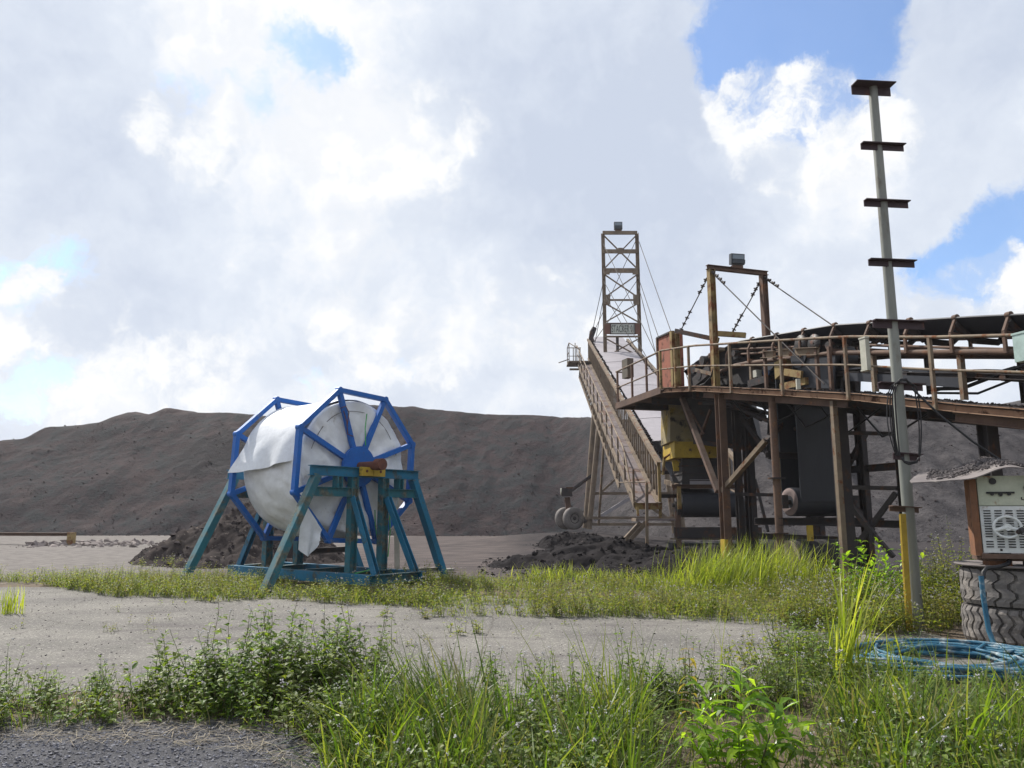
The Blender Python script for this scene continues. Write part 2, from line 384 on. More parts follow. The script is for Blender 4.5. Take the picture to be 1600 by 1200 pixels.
def grid_obj(name, xs, ys, zf, m, hole=None):
    X, Y = np.meshgrid(xs, ys); Z = zf(X, Y); a, b = X.shape
    V = np.stack([X.ravel(), Y.ravel(), Z.ravel()], 1)
    i = np.arange(a*b).reshape(a, b)
    F = np.stack([i[:-1,:-1].ravel(), i[:-1,1:].ravel(), i[1:,1:].ravel(), i[1:,:-1].ravel()], 1)
    return mesh_np(name, V, F, m, smooth=True)

def ground_material():
    m = bpy.data.materials.new('bare_yard_soil'); m.use_nodes = True; m.node_tree.nodes.clear(); t = NT(m.node_tree)
    v = t.n('ShaderNodeTexCoord').outputs['Object']; sp = t.n('ShaderNodeSeparateXYZ'); t.L.new(v, sp.inputs[0])
    n1 = t.noise(v, .35, 8, .6); n2 = t.noise(v, 2.2, 7, .65); n3 = t.noise(v, 18, 5, .7)
    brown = t.mix(t.ramp(t.noise(t.vec('MULTIPLY', v, (.5, 1.6, 1)), 1.1, 9, .7), .36, .64), (.105, .085, .080), (.050, .042, .042))
    sand = t.mix(t.ramp(n2, .3, .7), (.195, .178, .165), (.105, .095, .090))
    coal = t.mix(t.ramp(n2, .3, .7), (.046, .038, .039), (.022, .020, .022))
    wob = t.math('MULTIPLY', t.math('SUBTRACT', n1, .5), 9.0)
    fx = t.ramp(t.math('ADD', sp.outputs[0], wob), -6.5, -10.5)           # paler dust on that side
    c = t.mix(fx, brown, sand)
    fc = t.ramp(t.math('ADD', sp.outputs[0], t.math('MULTIPLY', wob, .6)), -1.2, 1.6)                # spilled fines round the conveyors
    c = t.mix(fc, c, coal)
    near = t.ramp(t.math('ADD', sp.outputs[1], t.math('MULTIPLY', wob, .25)), 19.5, 17.5)
    c = t.mix(near, c, t.mix(t.ramp(n2, .3, .7), (.15, .115, .085), (.085, .068, .05)))
    c = t.mix(t.ramp(n3, .58, .75, 0, .5), c, t.mix(.5, c, (.30, .27, .25)))
    # wheel ruts along the haul way
    b = t.n('ShaderNodeBsdfPrincipled'); t.put(b.inputs['Base Color'], c); b.inputs['Roughness'].default_value = .95; b.inputs['Specular IOR Level'].default_value = .15
    bp = t.n('ShaderNodeBump'); bp.inputs['Strength'].default_value = .8; bp.inputs['Distance'].default_value = .06
    t.put(bp.inputs['Height'], t.math('ADD', n2, t.math('MULTIPLY', n3, .35))); t.L.new(bp.outputs[0], b.inputs['Normal'])
    t.L.new(b.outputs[0], t.n('ShaderNodeOutputMaterial').inputs[0]); return m

xs = np.concatenate([-np.geomspace(900, 34, 26), np.arange(-32, 32.01, .4), np.geomspace(34, 900, 26)])
ys = np.concatenate([-np.geomspace(900, 6, 26), np.arange(-4, 62, .4), np.geomspace(64, 1500, 28)])
tag(grid_obj('ground', xs, ys, gz, ground_material()), kind='structure')

# concrete pad between the two belts of weeds
def pad_material():
    m = bpy.data.materials.new('worn_concrete'); m.use_nodes = True; m.node_tree.nodes.clear(); t = NT(m.node_tree)
    v = t.n('ShaderNodeTexCoord').outputs['Object']
    n1 = t.noise(v, .55, 8, .62); n2 = t.noise(v, 3.5, 7, .65); n3 = t.noise(v, 38, 4, .8)
    c = t.mix(t.ramp(n1, .32, .68), (.200, .190, .170), (.112, .107, .099))
    c = t.mix(t.ramp(n2, .40, .75, 0, .6), c, (.135, .122, .12))
    c = t.mix(t.ramp(n3, .52, .62, 0, .8), c, (.10, .093, .088))
    c = t.mix(t.ramp(t.noise(v, 30, 3, .8), .57, .65, 0, .75), c, (.45, .425, .38))
    # drifts of black fines
    c = t.mix(t.ramp(t.noise(t.vec('MULTIPLY', v, (.4, 1.5, 1)), .8, 9, .7), .52, .68, 0, .85), c, (.095, .085, .085))
    # long cracks
    vo = t.n('ShaderNodeTexVoronoi', feature='DISTANCE_TO_EDGE'); t.put(vo.inputs['Scale'], .22)
    t.put(vo.inputs['Vector'], t.vec('ADD', v, t.vec('SCALE', t.noise(v, 1.2, 5, .6, color=True), scale=.35)))
    c = t.mix(t.ramp(vo.outputs['Distance'], .0008, .0035, .55, 0), c, (.06, .052, .045))
    b = t.n('ShaderNodeBsdfPrincipled'); t.put(b.inputs['Base Color'], c); b.inputs['Roughness'].default_value = .92; b.inputs['Specular IOR Level'].default_value = .2
    bp = t.n('ShaderNodeBump'); bp.inputs['Strength'].default_value = .6; bp.inputs['Distance'].default_value = .012
    t.put(bp.inputs['Height'], t.math('ADD', n3, t.math('MULTIPLY', n2, .8))); t.L.new(bp.outputs[0], b.inputs['Normal'])
    t.L.new(b.outputs[0], t.n('ShaderNodeOutputMaterial').inputs[0]); return m
def strip(name, x0, x1, nfar, fnear, ffar, z, m, nx=160, ny=14):
    xs_ = np.linspace(x0, x1, nx); V = []
    for j in range(ny):
        q = j/(ny-1)
        yy = fnear(xs_)*(1-q)+ffar(xs_)*q
        V.append(np.stack([xs_, yy, gz(xs_, yy)+z], 1))
    V = np.concatenate(V); i = np.arange(nx*ny).reshape(ny, nx)
    F = np.stack([i[:-1,:-1].ravel(), i[:-1,1:].ravel(), i[1:,1:].ravel(), i[1:,:-1].ravel()], 1)
    return mesh_np(name, V, F, m, smooth=True)
PADN = lambda x: 7.2+.45*fbm(x/.9, x*0+3, 5)+1.4*smooth(2.5, 4.6, x)
PADF = lambda x: np.maximum(PADN(x)+.01, 17.0-1.1*smooth(-9, -3.5, x)-2.4*smooth(-2.5, 2.5, x)-2.2*smooth(3.4, 4.9, x)+.9*fbm(x/1.3, x*0+9, 5))
tag(strip('concrete_pad', -30, 5.6, 0, PADN, PADF, .006, pad_material(), 260, 40), kind='structure')

m_gravel = mat('dark_gravel_bed', (.085, .085, .095), (.045, .045, .052), 3, .9, bump=1.0, bscale=70, fleck=((.26,.26,.30), 60, .60))
GN = lambda x: x*0+1.5
GF = lambda x: 6.25+.12*fbm(x/.4, x*0+5, 4)-1.6*smooth(-2.1, -.5, x)
tag(strip('gravel_road', -16, -.2, 0, GN, GF, .022, m_gravel, 160, 26), kind='structure')

# generic little stones, each a squashed irregular lump
OCT_F = np.array([(0,2,4),(2,1,4),(1,3,4),(3,0,4),(2,0,5),(1,2,5),(3,1,5),(0,3,5)])
def lumps(name, P, size, m, flat=.6, seed=3):
    g = np.random.default_rng(seed); n = len(P)
    base = np.array([(1,0,0),(-1,0,0),(0,1,0),(0,-1,0),(0,0,1),(0,0,-1)], float)
    V = base[None]*(.55+.65*g.random((n, 6, 1)))+.25*(g.random((n, 6, 3))-.5)
    V[:, :, 2] *= flat
    a = g.random(n)*6.28; c, s_ = np.cos(a)[:, None], np.sin(a)[:, None]
    x = V[:,:,0]*c-V[:,:,1]*s_; y = V[:,:,0]*s_+V[:,:,1]*c
    b = (g.random(n)-.5)*1.6; cb, sb = np.cos(b)[:, None], np.sin(b)[:, None]
    y2 = y*cb-V[:,:,2]*sb; z2 = y*sb+V[:,:,2]*cb
    V = np.stack([x, y2, z2], 2)*size[:, None, None]+P[:, None, :]
    F = (OCT_F[None]+np.arange(n)[:, None, None]*6).reshape(-1, 3)
    return mesh_np(name, V.reshape(-1, 3), F, m)
n = 30000
px_ = -9+8.9*rng.random(n); py_ = 4.2+2.25*rng.random(n)**.8
k = py_ < GF(px_)+.25*rng.random(n)-.05; px_, py_ = px_[k], py_[k]
P = np.stack([px_, py_, gz(px_, py_)+.026], 1)
m_stone = mat('blue_grey_chippings', (.18, .182, .215), (.055, .055, .066), 14, .7, bump=.2, bscale=60, fleck=((.42,.42,.46), 40, .62))
tag(lumps('gravel', P, .004+.013*rng.random(len(P))**2.5, m_stone), kind='stuff')
# crumbs lying on the concrete
n = 6000
px_ = -14+19*rng.random(n); py_ = 7.3+9*rng.random(n)
k = (py_ < PADF(px_)) & (py_ > PADN(px_)); px_, py_ = px_[k], py_[k]
tag(lumps('grit', np.stack([px_, py_, gz(px_, py_)+.010], 1), .004+.016*rng.random(len(px_))**4, mat('mixed_grit', (.20,.18,.17), (.07,.06,.06), 11, .9, bump=0)), kind='stuff')

# ------------------------------------------------------------------ stockpile, one long bank behind everything
SKY = [(-260,760),(-150,728),(-60,704),(0,689),(30,687),(65,668),(105,665),(150,662),(178,652),(200,645),(222,650),(255,638),(285,642),(300,646),(350,646),(400,650),(420,653),(455,645),
       (520,636),(600,634),(640,637),(700,642),(760,648),(860,650),(930,655),(1000,658),(1080,655),(1140,650),(1200,655),(1250,650),(1300,652),(1340,646),(1400,647),(1440,642),(1480,650),(1520,648),(1560,640),(1600,628),(1700,615),(1900,640)]
def foot(x): return 55-12.5*smooth(3, 13, x)+1.3*fbm(np.asarray(x, float)/7, np.asarray(x, float)*0+2, 3)
SL = .66
cx, cz = [], []
for px, py in SKY:
    Y = 60.0
    for _ in range(12):
        P = at(px, py, Y); Y = float(foot(P.x))+max(P.z, 1)/SL
    cx.append(P.x); cz.append(P.z+.25)
cx, cz = np.array(cx), np.array(cz); o_ = np.argsort(cx); cx, cz = cx[o_], cz[o_]
def bank(x, y):
    d = y-foot(x)
    cr = np.interp(x, cx, cz)
    und = .9*fbm(x/9+20, y/9, 3)+.45*fbm(x/3.1, y/4.5, 4)
    gul0 = np.abs(fbm(x/2.3+.9*fbm(y/7, x/8, 3), y/16+3+x/9, 4))*-.8*smooth(1, 5, d)*(1-smooth(12, 16, d))*np.clip(.25+1.3*fbm(x/13+4, y/13, 3), 0, .8)
    gul = gul0+np.abs(fbm(x/2.6+.35*fbm(y/6, x/6, 2), y/14, 4))*-1.5*smooth(1, 6, d)*smooth(4, 14, x)*(1-smooth(6, 11, d))
    z = SL*d+(und*.75+gul)*smooth(0, 3, d)+.16*fbm(x/.7, y/.7, 4)
    top = cr+.22*fbm(x/2.2, y/2.2, 4)-.03*np.maximum(d-cr/SL-3, 0)
    e = .55; m_ = np.minimum(z, top); z = m_-e*np.log1p(np.exp(-np.abs(z-top)/e))*.5
    return np.where(d < -1.2, -.6, np.maximum(z, -.6))
def heap_material():
    m = bpy.data.materials.new('stockpiled_ore'); m.use_nodes = True; m.node_tree.nodes.clear(); t = NT(m.node_tree)
    v = t.n('ShaderNodeTexCoord').outputs['Object']
    n1 = t.noise(v, .11, 7, .62); n2 = t.noise(v, .8, 9, .68); n3 = t.noise(v, 4.5, 6, .75)
    c = t.mix(t.ramp(n1, .36, .64), (.043, .031, .034), (.026, .021, .025))
    c = t.mix(t.ramp(n2, .42, .60, 0, .7), c, (.021, .029, .033))
    c = t.mix(t.ramp(t.noise(v, .22, 8, .66), .50, .66, 0, .75), c, (.062, .043, .043))
    c = t.mix(t.ramp(n3, .66, .76, 0, .4), c, (.10, .088, .087))
    c = t.mix(t.ramp(n3, .40, .28, 0, .8), c, (.022, .019, .021))
    spx = t.n('ShaderNodeSeparateXYZ'); t.L.new(v, spx.inputs[0])
    grey = t.mix(t.ramp(n2, .38, .62), (.088, .080, .082), (.048, .044, .047))
    grey = t.mix(t.ramp(n3, .62, .74, 0, .6), grey, (.15, .14, .14))
    c = t.mix(t.ramp(t.math('ADD', spx.outputs[0], t.math('MULTIPLY', t.math('SUBTRACT', n1, .5), 8.0)), 4.0, 9.0), c, grey)   # a greyer grade of ore on that side
    # a damp, darker patch
    d = t.vec('LENGTH', t.vec('MULTIPLY', t.vec('SUBTRACT', t.vec('ADD', v, t.vec('SCALE', t.noise(v, .5, 6, .65, color=True), scale=4.0)), tuple(at(352, 708, 64)+Vector((2,2,2)))), (.20, .12, .42)))
    c = t.mix(t.ramp(d, 1.0, .75, 0, .75), c, (.026, .024, .027))
    b = t.n('ShaderNodeBsdfPrincipled'); t.put(b.inputs['Base Color'], c); b.inputs['Roughness'].default_value = .95; b.inputs['Specular IOR Level'].default_value = .15
    bp = t.n('ShaderNodeBump'); bp.inputs['Strength'].default_value = .9; bp.inputs['Distance'].default_value = .34
    t.put(bp.inputs['Height'], t.math('ADD', n2, t.math('MULTIPLY', n3, .45))); t.L.new(bp.outputs[0], b.inputs['Normal'])
    t.L.new(b.outputs[0], t.n('ShaderNodeOutputMaterial').inputs[0]); return m
m_heap = heap_material()
hx = np.concatenate([np.arange(-95, -48, 1.2), np.arange(-48, 48, .26), np.arange(48, 90, 1.2)]); hy = np.concatenate([np.arange(39, 78, .26), np.arange(78, 120, 1.5)])
tag(grid_obj('hill', hx, hy, bank, m_heap), kind='structure')
# clods that rolled down its face
n = 4500
px_ = -46+85*rng.random(n); d_ = 16*rng.random(n)**1.5-.6; py_ = foot(px_)+d_
z_ = np.maximum(bank(px_, py_), gz(px_, py_))
m_clod = mat('ore_clods', (.066, .053, .053), (.042, .035, .037), 1.3, 1.0, spec=.1, bump=.4)
tag(lumps('clods', np.stack([px_, py_, z_+.02], 1), .03+.10*rng.random(n)**5, m_clod, .75, 8), kind='stuff')

# ------------------------------------------------------------------ smaller heaps
def mound(name, c, rx, ry, h, m, label, cat, seed, rough=.14, n=90, skew=0.0, mk=None):
    u = np.linspace(-1.12, 1.12, n); U, V_ = np.meshgrid(u, u)
    r = np.sqrt(U**2+V_**2)*(1+.30*fbm(U*1.6+seed, V_*1.6, 3))
    Z = h*np.clip(1-r, -.05, 1)**.92 if False else h*np.where(r < 1, (1-r)*(1-.15*(1-r)), -.06*(r-1)*8)
    X = c[0]+U*rx+skew*Z; Y = c[1]+V_*ry
    Z = Z+rough*(fbm(X/.55+seed, Y/.55, 5, .62)+.6*fbm(X/1.8, Y/1.8+seed, 3))*smooth(1.1, .8, r)
    g = gz(X, Y); Zw = g+Z-.02
    i = np.arange(n*n).reshape(n, n)
    F = np.stack([i[:-1,:-1].ravel(), i[:-1,1:].ravel(), i[1:,1:].ravel(), i[1:,:-1].ravel()], 1)
    keep = (r.ravel()[F] < 1.09).all(1); F = F[keep]
    used = np.unique(F); mp = -np.ones(n*n, int); mp[used] = np.arange(len(used))
    P = np.stack([X.ravel(), Y.ravel(), Zw.ravel()], 1)[used]
    o = mesh_np(name, P, mp[F], m, smooth=True, loc=(c[0], c[1], gzf(*c)))
    tag(o, label, cat)
    return o, P
m_soil = mat('dark_clay_soil', (.050, .040, .038), (.024, .020, .020), 1.6, 1.0, spec=.1, bump=.9, bscale=7, fleck=((.17,.14,.12), 9, .63), rust=((.13,.105,.06), .33, 2.2))
m_coal = mat('spilled_coal_fines', (.026, .023, .024), (.013, .012, .014), 1.4, 1.0, spec=.08, bump=.9, bscale=7, fleck=((.10,.088,.085), 8, .66))
_, PA = mound('soil_mound', (-8.75, 25.9), 3.5, 3.0, 2.15, m_soil, 'dark clay soil mound with sparse straw behind the blue cable reel', 'mound', 3, .28)
_, PB = mound('coal_spill', (2.9, 24.4), 3.9, 2.5, .88, m_coal, 'low spread of spilled coal in front of the small metal steps', 'coal pile', 8, .22)
_, PC = mound('coal_spill', (5.3, 21.2), 3.6, 2.0, .85, m_coal, 'black coal spill under the yellow chute behind tall bright grass', 'coal pile', 13, .2)
_, PD = mound('coal_spill', (3.2, 34.5), 2.4, 1.8, .62, m_coal, 'dark rubbly coal pile in front of the two trailer wheels', 'coal pile', 21, .25)
for PP, nm, k_ in ((PA, 1, 700), (PB, 2, 600), (PC, 3, 300), (PD, 4, 350)):
    q = PP[np.random.default_rng(nm).integers(0, len(PP), k_)]
    tag(lumps('coal_lumps', q+np.array([0, 0, .01]), .02+.12*np.random.default_rng(nm+9).random(k_)**4, m_clod if nm == 1 else m_coal, .75, nm), kind='stuff')
n = 1800
px_ = -1.0+9*rng.random(n); py_ = 19.5+8.5*rng.random(n)
tag(lumps('rubble', np.stack([px_, py_, gz(px_, py_)+.005], 1), .012+.09*rng.random(n)**5, m_coal, .7, 31), kind='stuff')
n = 1500
px_ = -24+15*rng.random(n); py_ = 36+8*rng.random(n)
k = rng.random(n) < np.exp(-((px_+22)/4.5)**2-((py_-40)/2.2)**2)+.12; px_, py_ = px_[k], py_[k]
tag(lumps('rubble', np.stack([px_, py_, gz(px_, py_)+.02], 1), .04+.30*rng.random(len(px_))**3, mat('pale_broken_rock', (.27,.23,.215), (.15,.125,.12), 1.5, .9, bump=.4), .6, 32), kind='stuff')

# rusty beam on short posts, far off at the edge of the yard
bt = thing('beam_barrier', at(60, 860, 39), 'long rusty steel beam on a short post before the stockpile', 'barrier')
A_ = at(112, 835, 38.5); B_ = at(-160, 834, 41.5)
MB().ibeam(A_, B_, .3, .16).build('rail', m_rust, bt)
MB().bar((A_.x, A_.y, -.05), (A_.x, A_.y, A_.z+.1), .28, .3).build('post', m_yrust, bt)
MB().bar((B_.x, B_.y, -.05), (B_.x, B_.y, B_.z+.1), .28, .3).build('post', m_yrust, bt)
# ------------------------------------------------------------------ belt reel on its stand
Q0 = Vector((-3.32, 17.78, 0)); E = Vector((.62, .785, 0)).normalized(); A = Vector((-.785, .62, 0)).normalized(); UP = Vector((0, 0, 1))
def q(s, a, z): return Q0+E*s+A*a+UP*z
SZ, RW, RD = 2.66, 1.84, 1.55
AF, AB = .36, 2.78

reel = thing('belt_reel', q(0, 1.6, SZ-RW), 'big blue eight-spoked reel wrapped in white tarpaulin, held up on the teal stand', 'reel')
def ringpt(k, a, r=RW): th = R(20+45*k); return q(0, a, SZ)+E*math.cos(th)*r+UP*math.sin(th)*r
for a, sgn in ((AF, -1), (AB, 1)):
    rim = MB()
    for k in range(8): rim.bar(ringpt(k, a), ringpt(k+1, a), .105, .13, up=A)
    for k in range(8): rim.disc(ringpt(k, a), A, .074, .138, 10)
    rim = rim.build('flange_rim', m_blue, reel)
    for k in range(8): MB().bar(ringpt(k, a, .40), ringpt(k, a, RW-.05), .11, .10, up=A).build('spoke', m_blue, rim)
    MB().disc(q(0, a+sgn*.03, SZ), A, .47, .10, 36).build('hub_plate', m_blue, rim)
MB().tube([q(0, -.42, SZ), q(0, 3.58, SZ)], .10, 20).build('shaft', m_shaft, reel)
MB().tube([q(0, -.50, SZ+.02), q(0, -.30, SZ+.02)], .135, 20).build('shaft_collar', m_shaft, reel)

# tarpaulin over the roll: front face, round the roll, back face, all one skin with creases
na, prof = 120, []
for r in np.linspace(.02, RD-.06, 16): prof.append((r, AF+.12))
prof += [(RD-.02, AF+.13), (RD, AF+.17)]
for a in np.linspace(AF+.26, AB-.26, 26): prof.append((RD, a))
prof += [(RD, AB-.17), (RD-.02, AB-.13)]
for r in np.linspace(RD-.06, .02, 8): prof.append((r, AB-.12))
vs, fs = [], []
for i, (r, a) in enumerate(prof):
    for j in range(na):
        th = 2*math.pi*j/na; x, y = r*math.cos(th), r*math.sin(th)
        face = i < 17
        if face:
            w = .05*float(fbm(x*2.2+9, y*2.2, 4))+(.10 if y > 0 else .17)*abs(float(fbm(x*1.9+1.6*y+40, y*.7, 3)))+.018*math.sin(th*17+3*float(fbm(x*2, y*2, 2)))*(r/RD)**3
            a2 = a-w*1.4; r2 = r
        else:
            w = .07*float(fbm(th*2.6, a*1.2, 4))-.10*abs(float(fbm(th*5+a*2.2, a*1.7+7, 3)))
            sag = .16*max(0, -math.sin(th))**3*math.sin(math.pi*(a-AF)/(AB-AF))
            r2 = r+w+sag if AF+.2 < a < AB-.2 else r+w*.3; a2 = a
        vs.append(q(0, a2, SZ)+E*math.cos(th)*r2+UP*math.sin(th)*r2)
n_ = len(prof)
fs = [(i*na+j, i*na+(j+1) % na, (i+1)*na+(j+1) % na, (i+1)*na+j) for i in range(n_-1) for j in range(na)]
MB().add(vs, fs, True).build('tarpaulin_wrap', m_tarp, reel)
# a stitched hem: dark cord line round the front face
MB().tube([q(0, AF+.075, SZ)+E*math.cos(t_)*(1.31+.012*math.sin(9*t_))+UP*math.sin(t_)*(1.31+.012*math.sin(7*t_)) for t_ in np.linspace(R(15), R(165), 60)], .006, 5).build('hem_cord', m_wire, reel)

def cyl(th, a, r): return q(0, a, SZ)+E*math.cos(th)*r+UP*math.sin(th)*r
g = []
for i in range(40):
    u = i/39; row = []
    for j in range(30):
        v = j/29; a = AF+.22+v*(AB-AF-.34)+.10*max(0, u-.85)*6*v
        th = R(58)+u*R(125-9*(1-v)**2)
        lift = max(0, (u-.80)/.20)
        r = RD+.045+.03*float(fbm(th*3+5, a*2, 4))+.26*lift**1.6*v**1.3+.06*lift*math.sin(a*7)
        if u < .08: r -= .03*(1-u/.08)
        row.append(cyl(th, a, r)-UP*.05*lift)
    g.append(row)
MB().sheet(g, .008).build('tarpaulin_overlay', m_tarp2, reel)
# the loose corner that hangs below the front flange
g = []
for i in range(16):
    u = i/15; row = []
    for j in range(12):
        v = j/11
        s0 = -1.66+.60*v; z0 = 1.95-.72*v
        s1 = -1.58+.42*v; z1 = .82-.20*math.sin(v*math.pi)+.10*v
        s_ = s0*(1-u)+s1*u; z_ = z0*(1-u)+z1*u
        row.append(q(s_, AF-.12+.07*math.sin(v*9+u*2)*u+.05*float(fbm(u*3, v*4, 3)), z_))
    g.append(row)
MB().sheet(g, .008).build('tarpaulin_flap', m_tarp2, reel)
rp = MB()
for pts in ([(.16, 1.25), (.12, .9), (.15, .5)], [(-.05, -1.05), (-.10, -1.4), (0, -1.7)], [(.5, -1.0), (.52, -1.35), (.60, -1.7), (.75, -2.1)], [(.95, -.9), (1.0, -1.5), (.95, -2.1)]):
    rp.tube([q(s, AF-.08, SZ+z) for s, z in pts], .012, 6)
rp.tube([q(.28, AF-.1, .9), q(.45, .2, .62), q(.3, 0, .36), q(-.2, -.3, .33), q(-.7, -.5, .31)], .012, 6)
rp.build('tie_rope', m_cord, reel)
rp = MB()
rp.tube([q(-.55, AF-.09, SZ+1.25), q(-.45, AF-.1, SZ+1.0), q(-.42, AF-.1, SZ+.72), q(-.25, AF-.1, SZ+.68)], .011, 6)
rp.tube([q(-.62, AF-.05, SZ+1.30), q(-.5, AF-.1, SZ+1.36), q(-.4, AF-.1, SZ+1.22), q(-.44, AF-.1, SZ+.9)], .011, 6)
rp.build('tie_wire', m_shaft, reel)

stand = thing('reel_stand', q(0, 1.6, 0), 'weathered teal steel stand with splayed legs and a yellow clamp carrying the white reel', 'stand')
for a, o in ((0.0, -1), (3.14, 1)):
    MB().ibeam(q(-1.62, a, 2.50), q(1.62, a, 2.50), .15, .22).build('top_beam', m_tealb, stand)
    MB().ibeam(q(-1.58, a, 2.05), q(-.36, a, 2.05), .13, .20).build('cross_beam', m_teal, stand)
    MB().ibeam(q(.44, a, 2.05), q(1.60, a, 2.05), .13, .20).build('cross_beam', m_teal, stand)
    for s in (-.86, .98): MB().ibeam(q(s, a, 2.152), q(s, a, 2.388), .20, .14, up=E).build('packing_stub', m_teal, stand)
    for s in (-.42, .50): MB().ibeam(q(s, a, .30), q(s, a, 2.388), .17, .20, up=E).build('column', m_teal, stand)
    for sg in (-1, 1):
        MB().bar(q(sg*1.44, a, 2.40), q(sg*2.62, a, -.04), .16, .19, up=A).build('splayed_leg', m_teal if sg < 0 else m_tealb, stand)
        MB().channel(q(.04+sg*.50, a+o*.10, 1.94), q(.04+sg*.58, a+o*.98, .28), .15, .12, up=E).build('raking_brace', m_tealb, stand)
    for s in (-.17, .19):
        b_ = MB().box(q(s+.02, a+o*.125, 2.52), (.345, .09, .20), x=E).build('bearing_clamp', m_yellow, stand)
        MB().disc(q(s*1.15+.02, a+o*.172, 2.53), A, .032, .02, 10).build('bolt', m_shaft, b_)
for s in (-.74, .80): MB().channel(q(s, -1.08, .19), q(s, 4.2, .19), .14, .22).build('base_rail', m_tealb, stand)
for a in (-1.0, 0, 1.55, 3.14, 4.14): MB().channel(q(-.67, a, .20), q(.73, a, .20), .14, .19).build('base_tie', m_teal, stand)
MB().channel(q(.58, 3.0, .62), q(2.28, 3.06, .62), .10, .14).build('leg_tie', m_steel, stand)
MB().channel(q(.58, .05, .24), q(2.44, .05, .20), .10, .10).build('leg_tie', m_wood, stand)

P0 = onz(592, 897); P1 = onz(708, 893)
MB().box((P0+P1)/2+Vector((0, 0, .05)), ((P1-P0).length, .22, .07), x=P1-P0).solo('plank', m_wood, 'grey weathered plank lying on the ground beside the reel stand', 'plank')
b0 = at(622, 845, 20.6); b0.z = 0
MB().bar(b0, at(619, 735, 20.3), .14, .03, up=(0, 1, 0)).solo('plank', m_cwhite, 'narrow cream board standing upright behind the white reel', 'plank')
# ------------------------------------------------------------------ feed conveyor gallery with walkway
def GX(k): return 4.35+.277*k
def GZ(k): return float(np.interp(22-k, [6, 9, 11.07, 12.5, 14.4, 16.66, 20.15, 22, 30], [2.05, 2.66, 3.11, 3.41, 3.86, 4.29, 4.94, 5.19, 5.19]))
WV = Vector((.963, .267, 0)); KV = Vector((.277, -1, 0)).normalized()
def F(k, w, dz=0): return Vector((GX(k), 22-k, GZ(k)+dz))+WV*w
def ZB(k): return float(np.interp(k, [-.6, .6, 2.6, 6.16, 9.6, 14], [5.68, 5.92, 6.01, 5.56, 4.86, 3.9]))
def FB(k, w, dz=0): p = F(k, w); p.z = ZB(k)+dz; return p
fc = thing('feed_conveyor', F(6, 1.5, -GZ(6)), 'long rusty feed conveyor on columns with walkway, rails and a black belt', 'conveyor')
ks = np.linspace(-.3, 13.5, 56)

g = [[FB(k, 1.55+w, z) for w, z in ((-.66, .02), (-.49, -.13), (-.30, -.27), (0, -.29), (.30, -.27), (.49, -.13), (.66, .02))] for k in ks]
MB().sheet(g, .03).build('carrying_belt', m_belt, fc)
g = [[FB(k, 1.55+w, -.93-.03*math.sin(k*6.28/2.6)) for w in (-.6, -.2, .2, .6)] for k in np.linspace(5.1, 13.5, 40)]
MB().sheet(g, .03).build('return_belt', m_belt, fc)
for w, nm in ((.86, 'stringer_pipe'), (2.26, 'stringer_pipe')):
    MB().tube([FB(k, w, -.60) for k in np.linspace(1.4, 13.5, 24)], .052, 10).build(nm, m_rust, fc)
for w in (.98, 2.16):
    MB().channel(FB(5.5, w, -1.00), FB(9.4, w, -1.00), .08, .09).build('return_side_channel', m_steel, fc)
    MB().channel(FB(9.41, w, -1.00), FB(13.5, w, -1.00), .08, .09).build('return_side_channel', m_steel, fc)
for i in range(13):
    k = 1.15+i*1.0
    fr = MB()
    for s in (-1, 1):
        b0, b1, b2 = FB(k, 1.55+s*.76, -.62), FB(k, 1.55+s*.76, -.26), FB(k, 1.55+s*.60, .05)
        fr.bar(b0, b1, .055, .045, up=WV).bar(b1, b2, .05, .045, up=WV).bar(b1, FB(k, 1.55+s*.30, -.30), .03, .03)
        fr.disc(FB(k, 1.55+s*.62, .02), KV, .055, .09, 10)
    fr.bar(FB(k, .82, -.55), FB(k, 2.28, -.55), .06, .08)
    fr = fr.build('idler_frame', m_rust, fc)
    for s in (-1, 1): MB().tube([FB(k, 1.55+s*.66, -.08), FB(k, 1.55+s*.32, -.35)], .06, 12).build('roller', m_steel, fr)
    MB().tube([FB(k, 1.28, -.37), FB(k, 1.82, -.37)], .06, 12).build('roller', m_steel, fr)
for k in (5.9, 7.9, 9.9, 11.9):
    MB().tube([FB(k, .95, -1.02), FB(k, 2.15, -1.02)], .06, 12).build('return_roller', m_steel, fc)
# stringer posts
for k in (3.1, 5.15, 7.2, 9.2, 10.9, 12.4):
    for w in (.90, 2.22):
        MB().angle(F(k, w, .02), FB(k, w, -.64), .10, .08, up=KV).build('stringer_post', m_rail if w < 1 else m_steel, fc)
for k0, k1 in ((7.3, 9.1), (9.3, 10.8), (11, 12.3)):
    MB().bar(F(k0, 2.22, .1), FB(k1, 2.22, -.8), .05, .05).build('sway_brace', m_steel, fc)
MB().bar(FB(6.3, .95, -1.10), FB(9.2, .95, -1.14), .05, .17).build('side_skirt', m_belt, fc)
# hanging hoses below the gallery
MB().tube([F(8.2, 1.2, .15), F(9.0, 1.1, .22), F(9.8, 1.0, .50), F(10.6, 1.0, .78), F(11.3, 1.0, .62), F(12.0, 1.0, .45), F(12.8, 1.0, .60), F(13.5, 1.0, .8)], .035, 8).build('slung_hose', m_cable, fc)
MB().tube([F(8.2, 1.3, .08), F(9.2, 1.2, .15), F(10.2, 1.1, .52), F(10.9, 1.1, .70), F(11.7, 1.1, .38), F(12.6, 1.1, .52)], .022, 8).build('slung_hose', m_cable, fc)

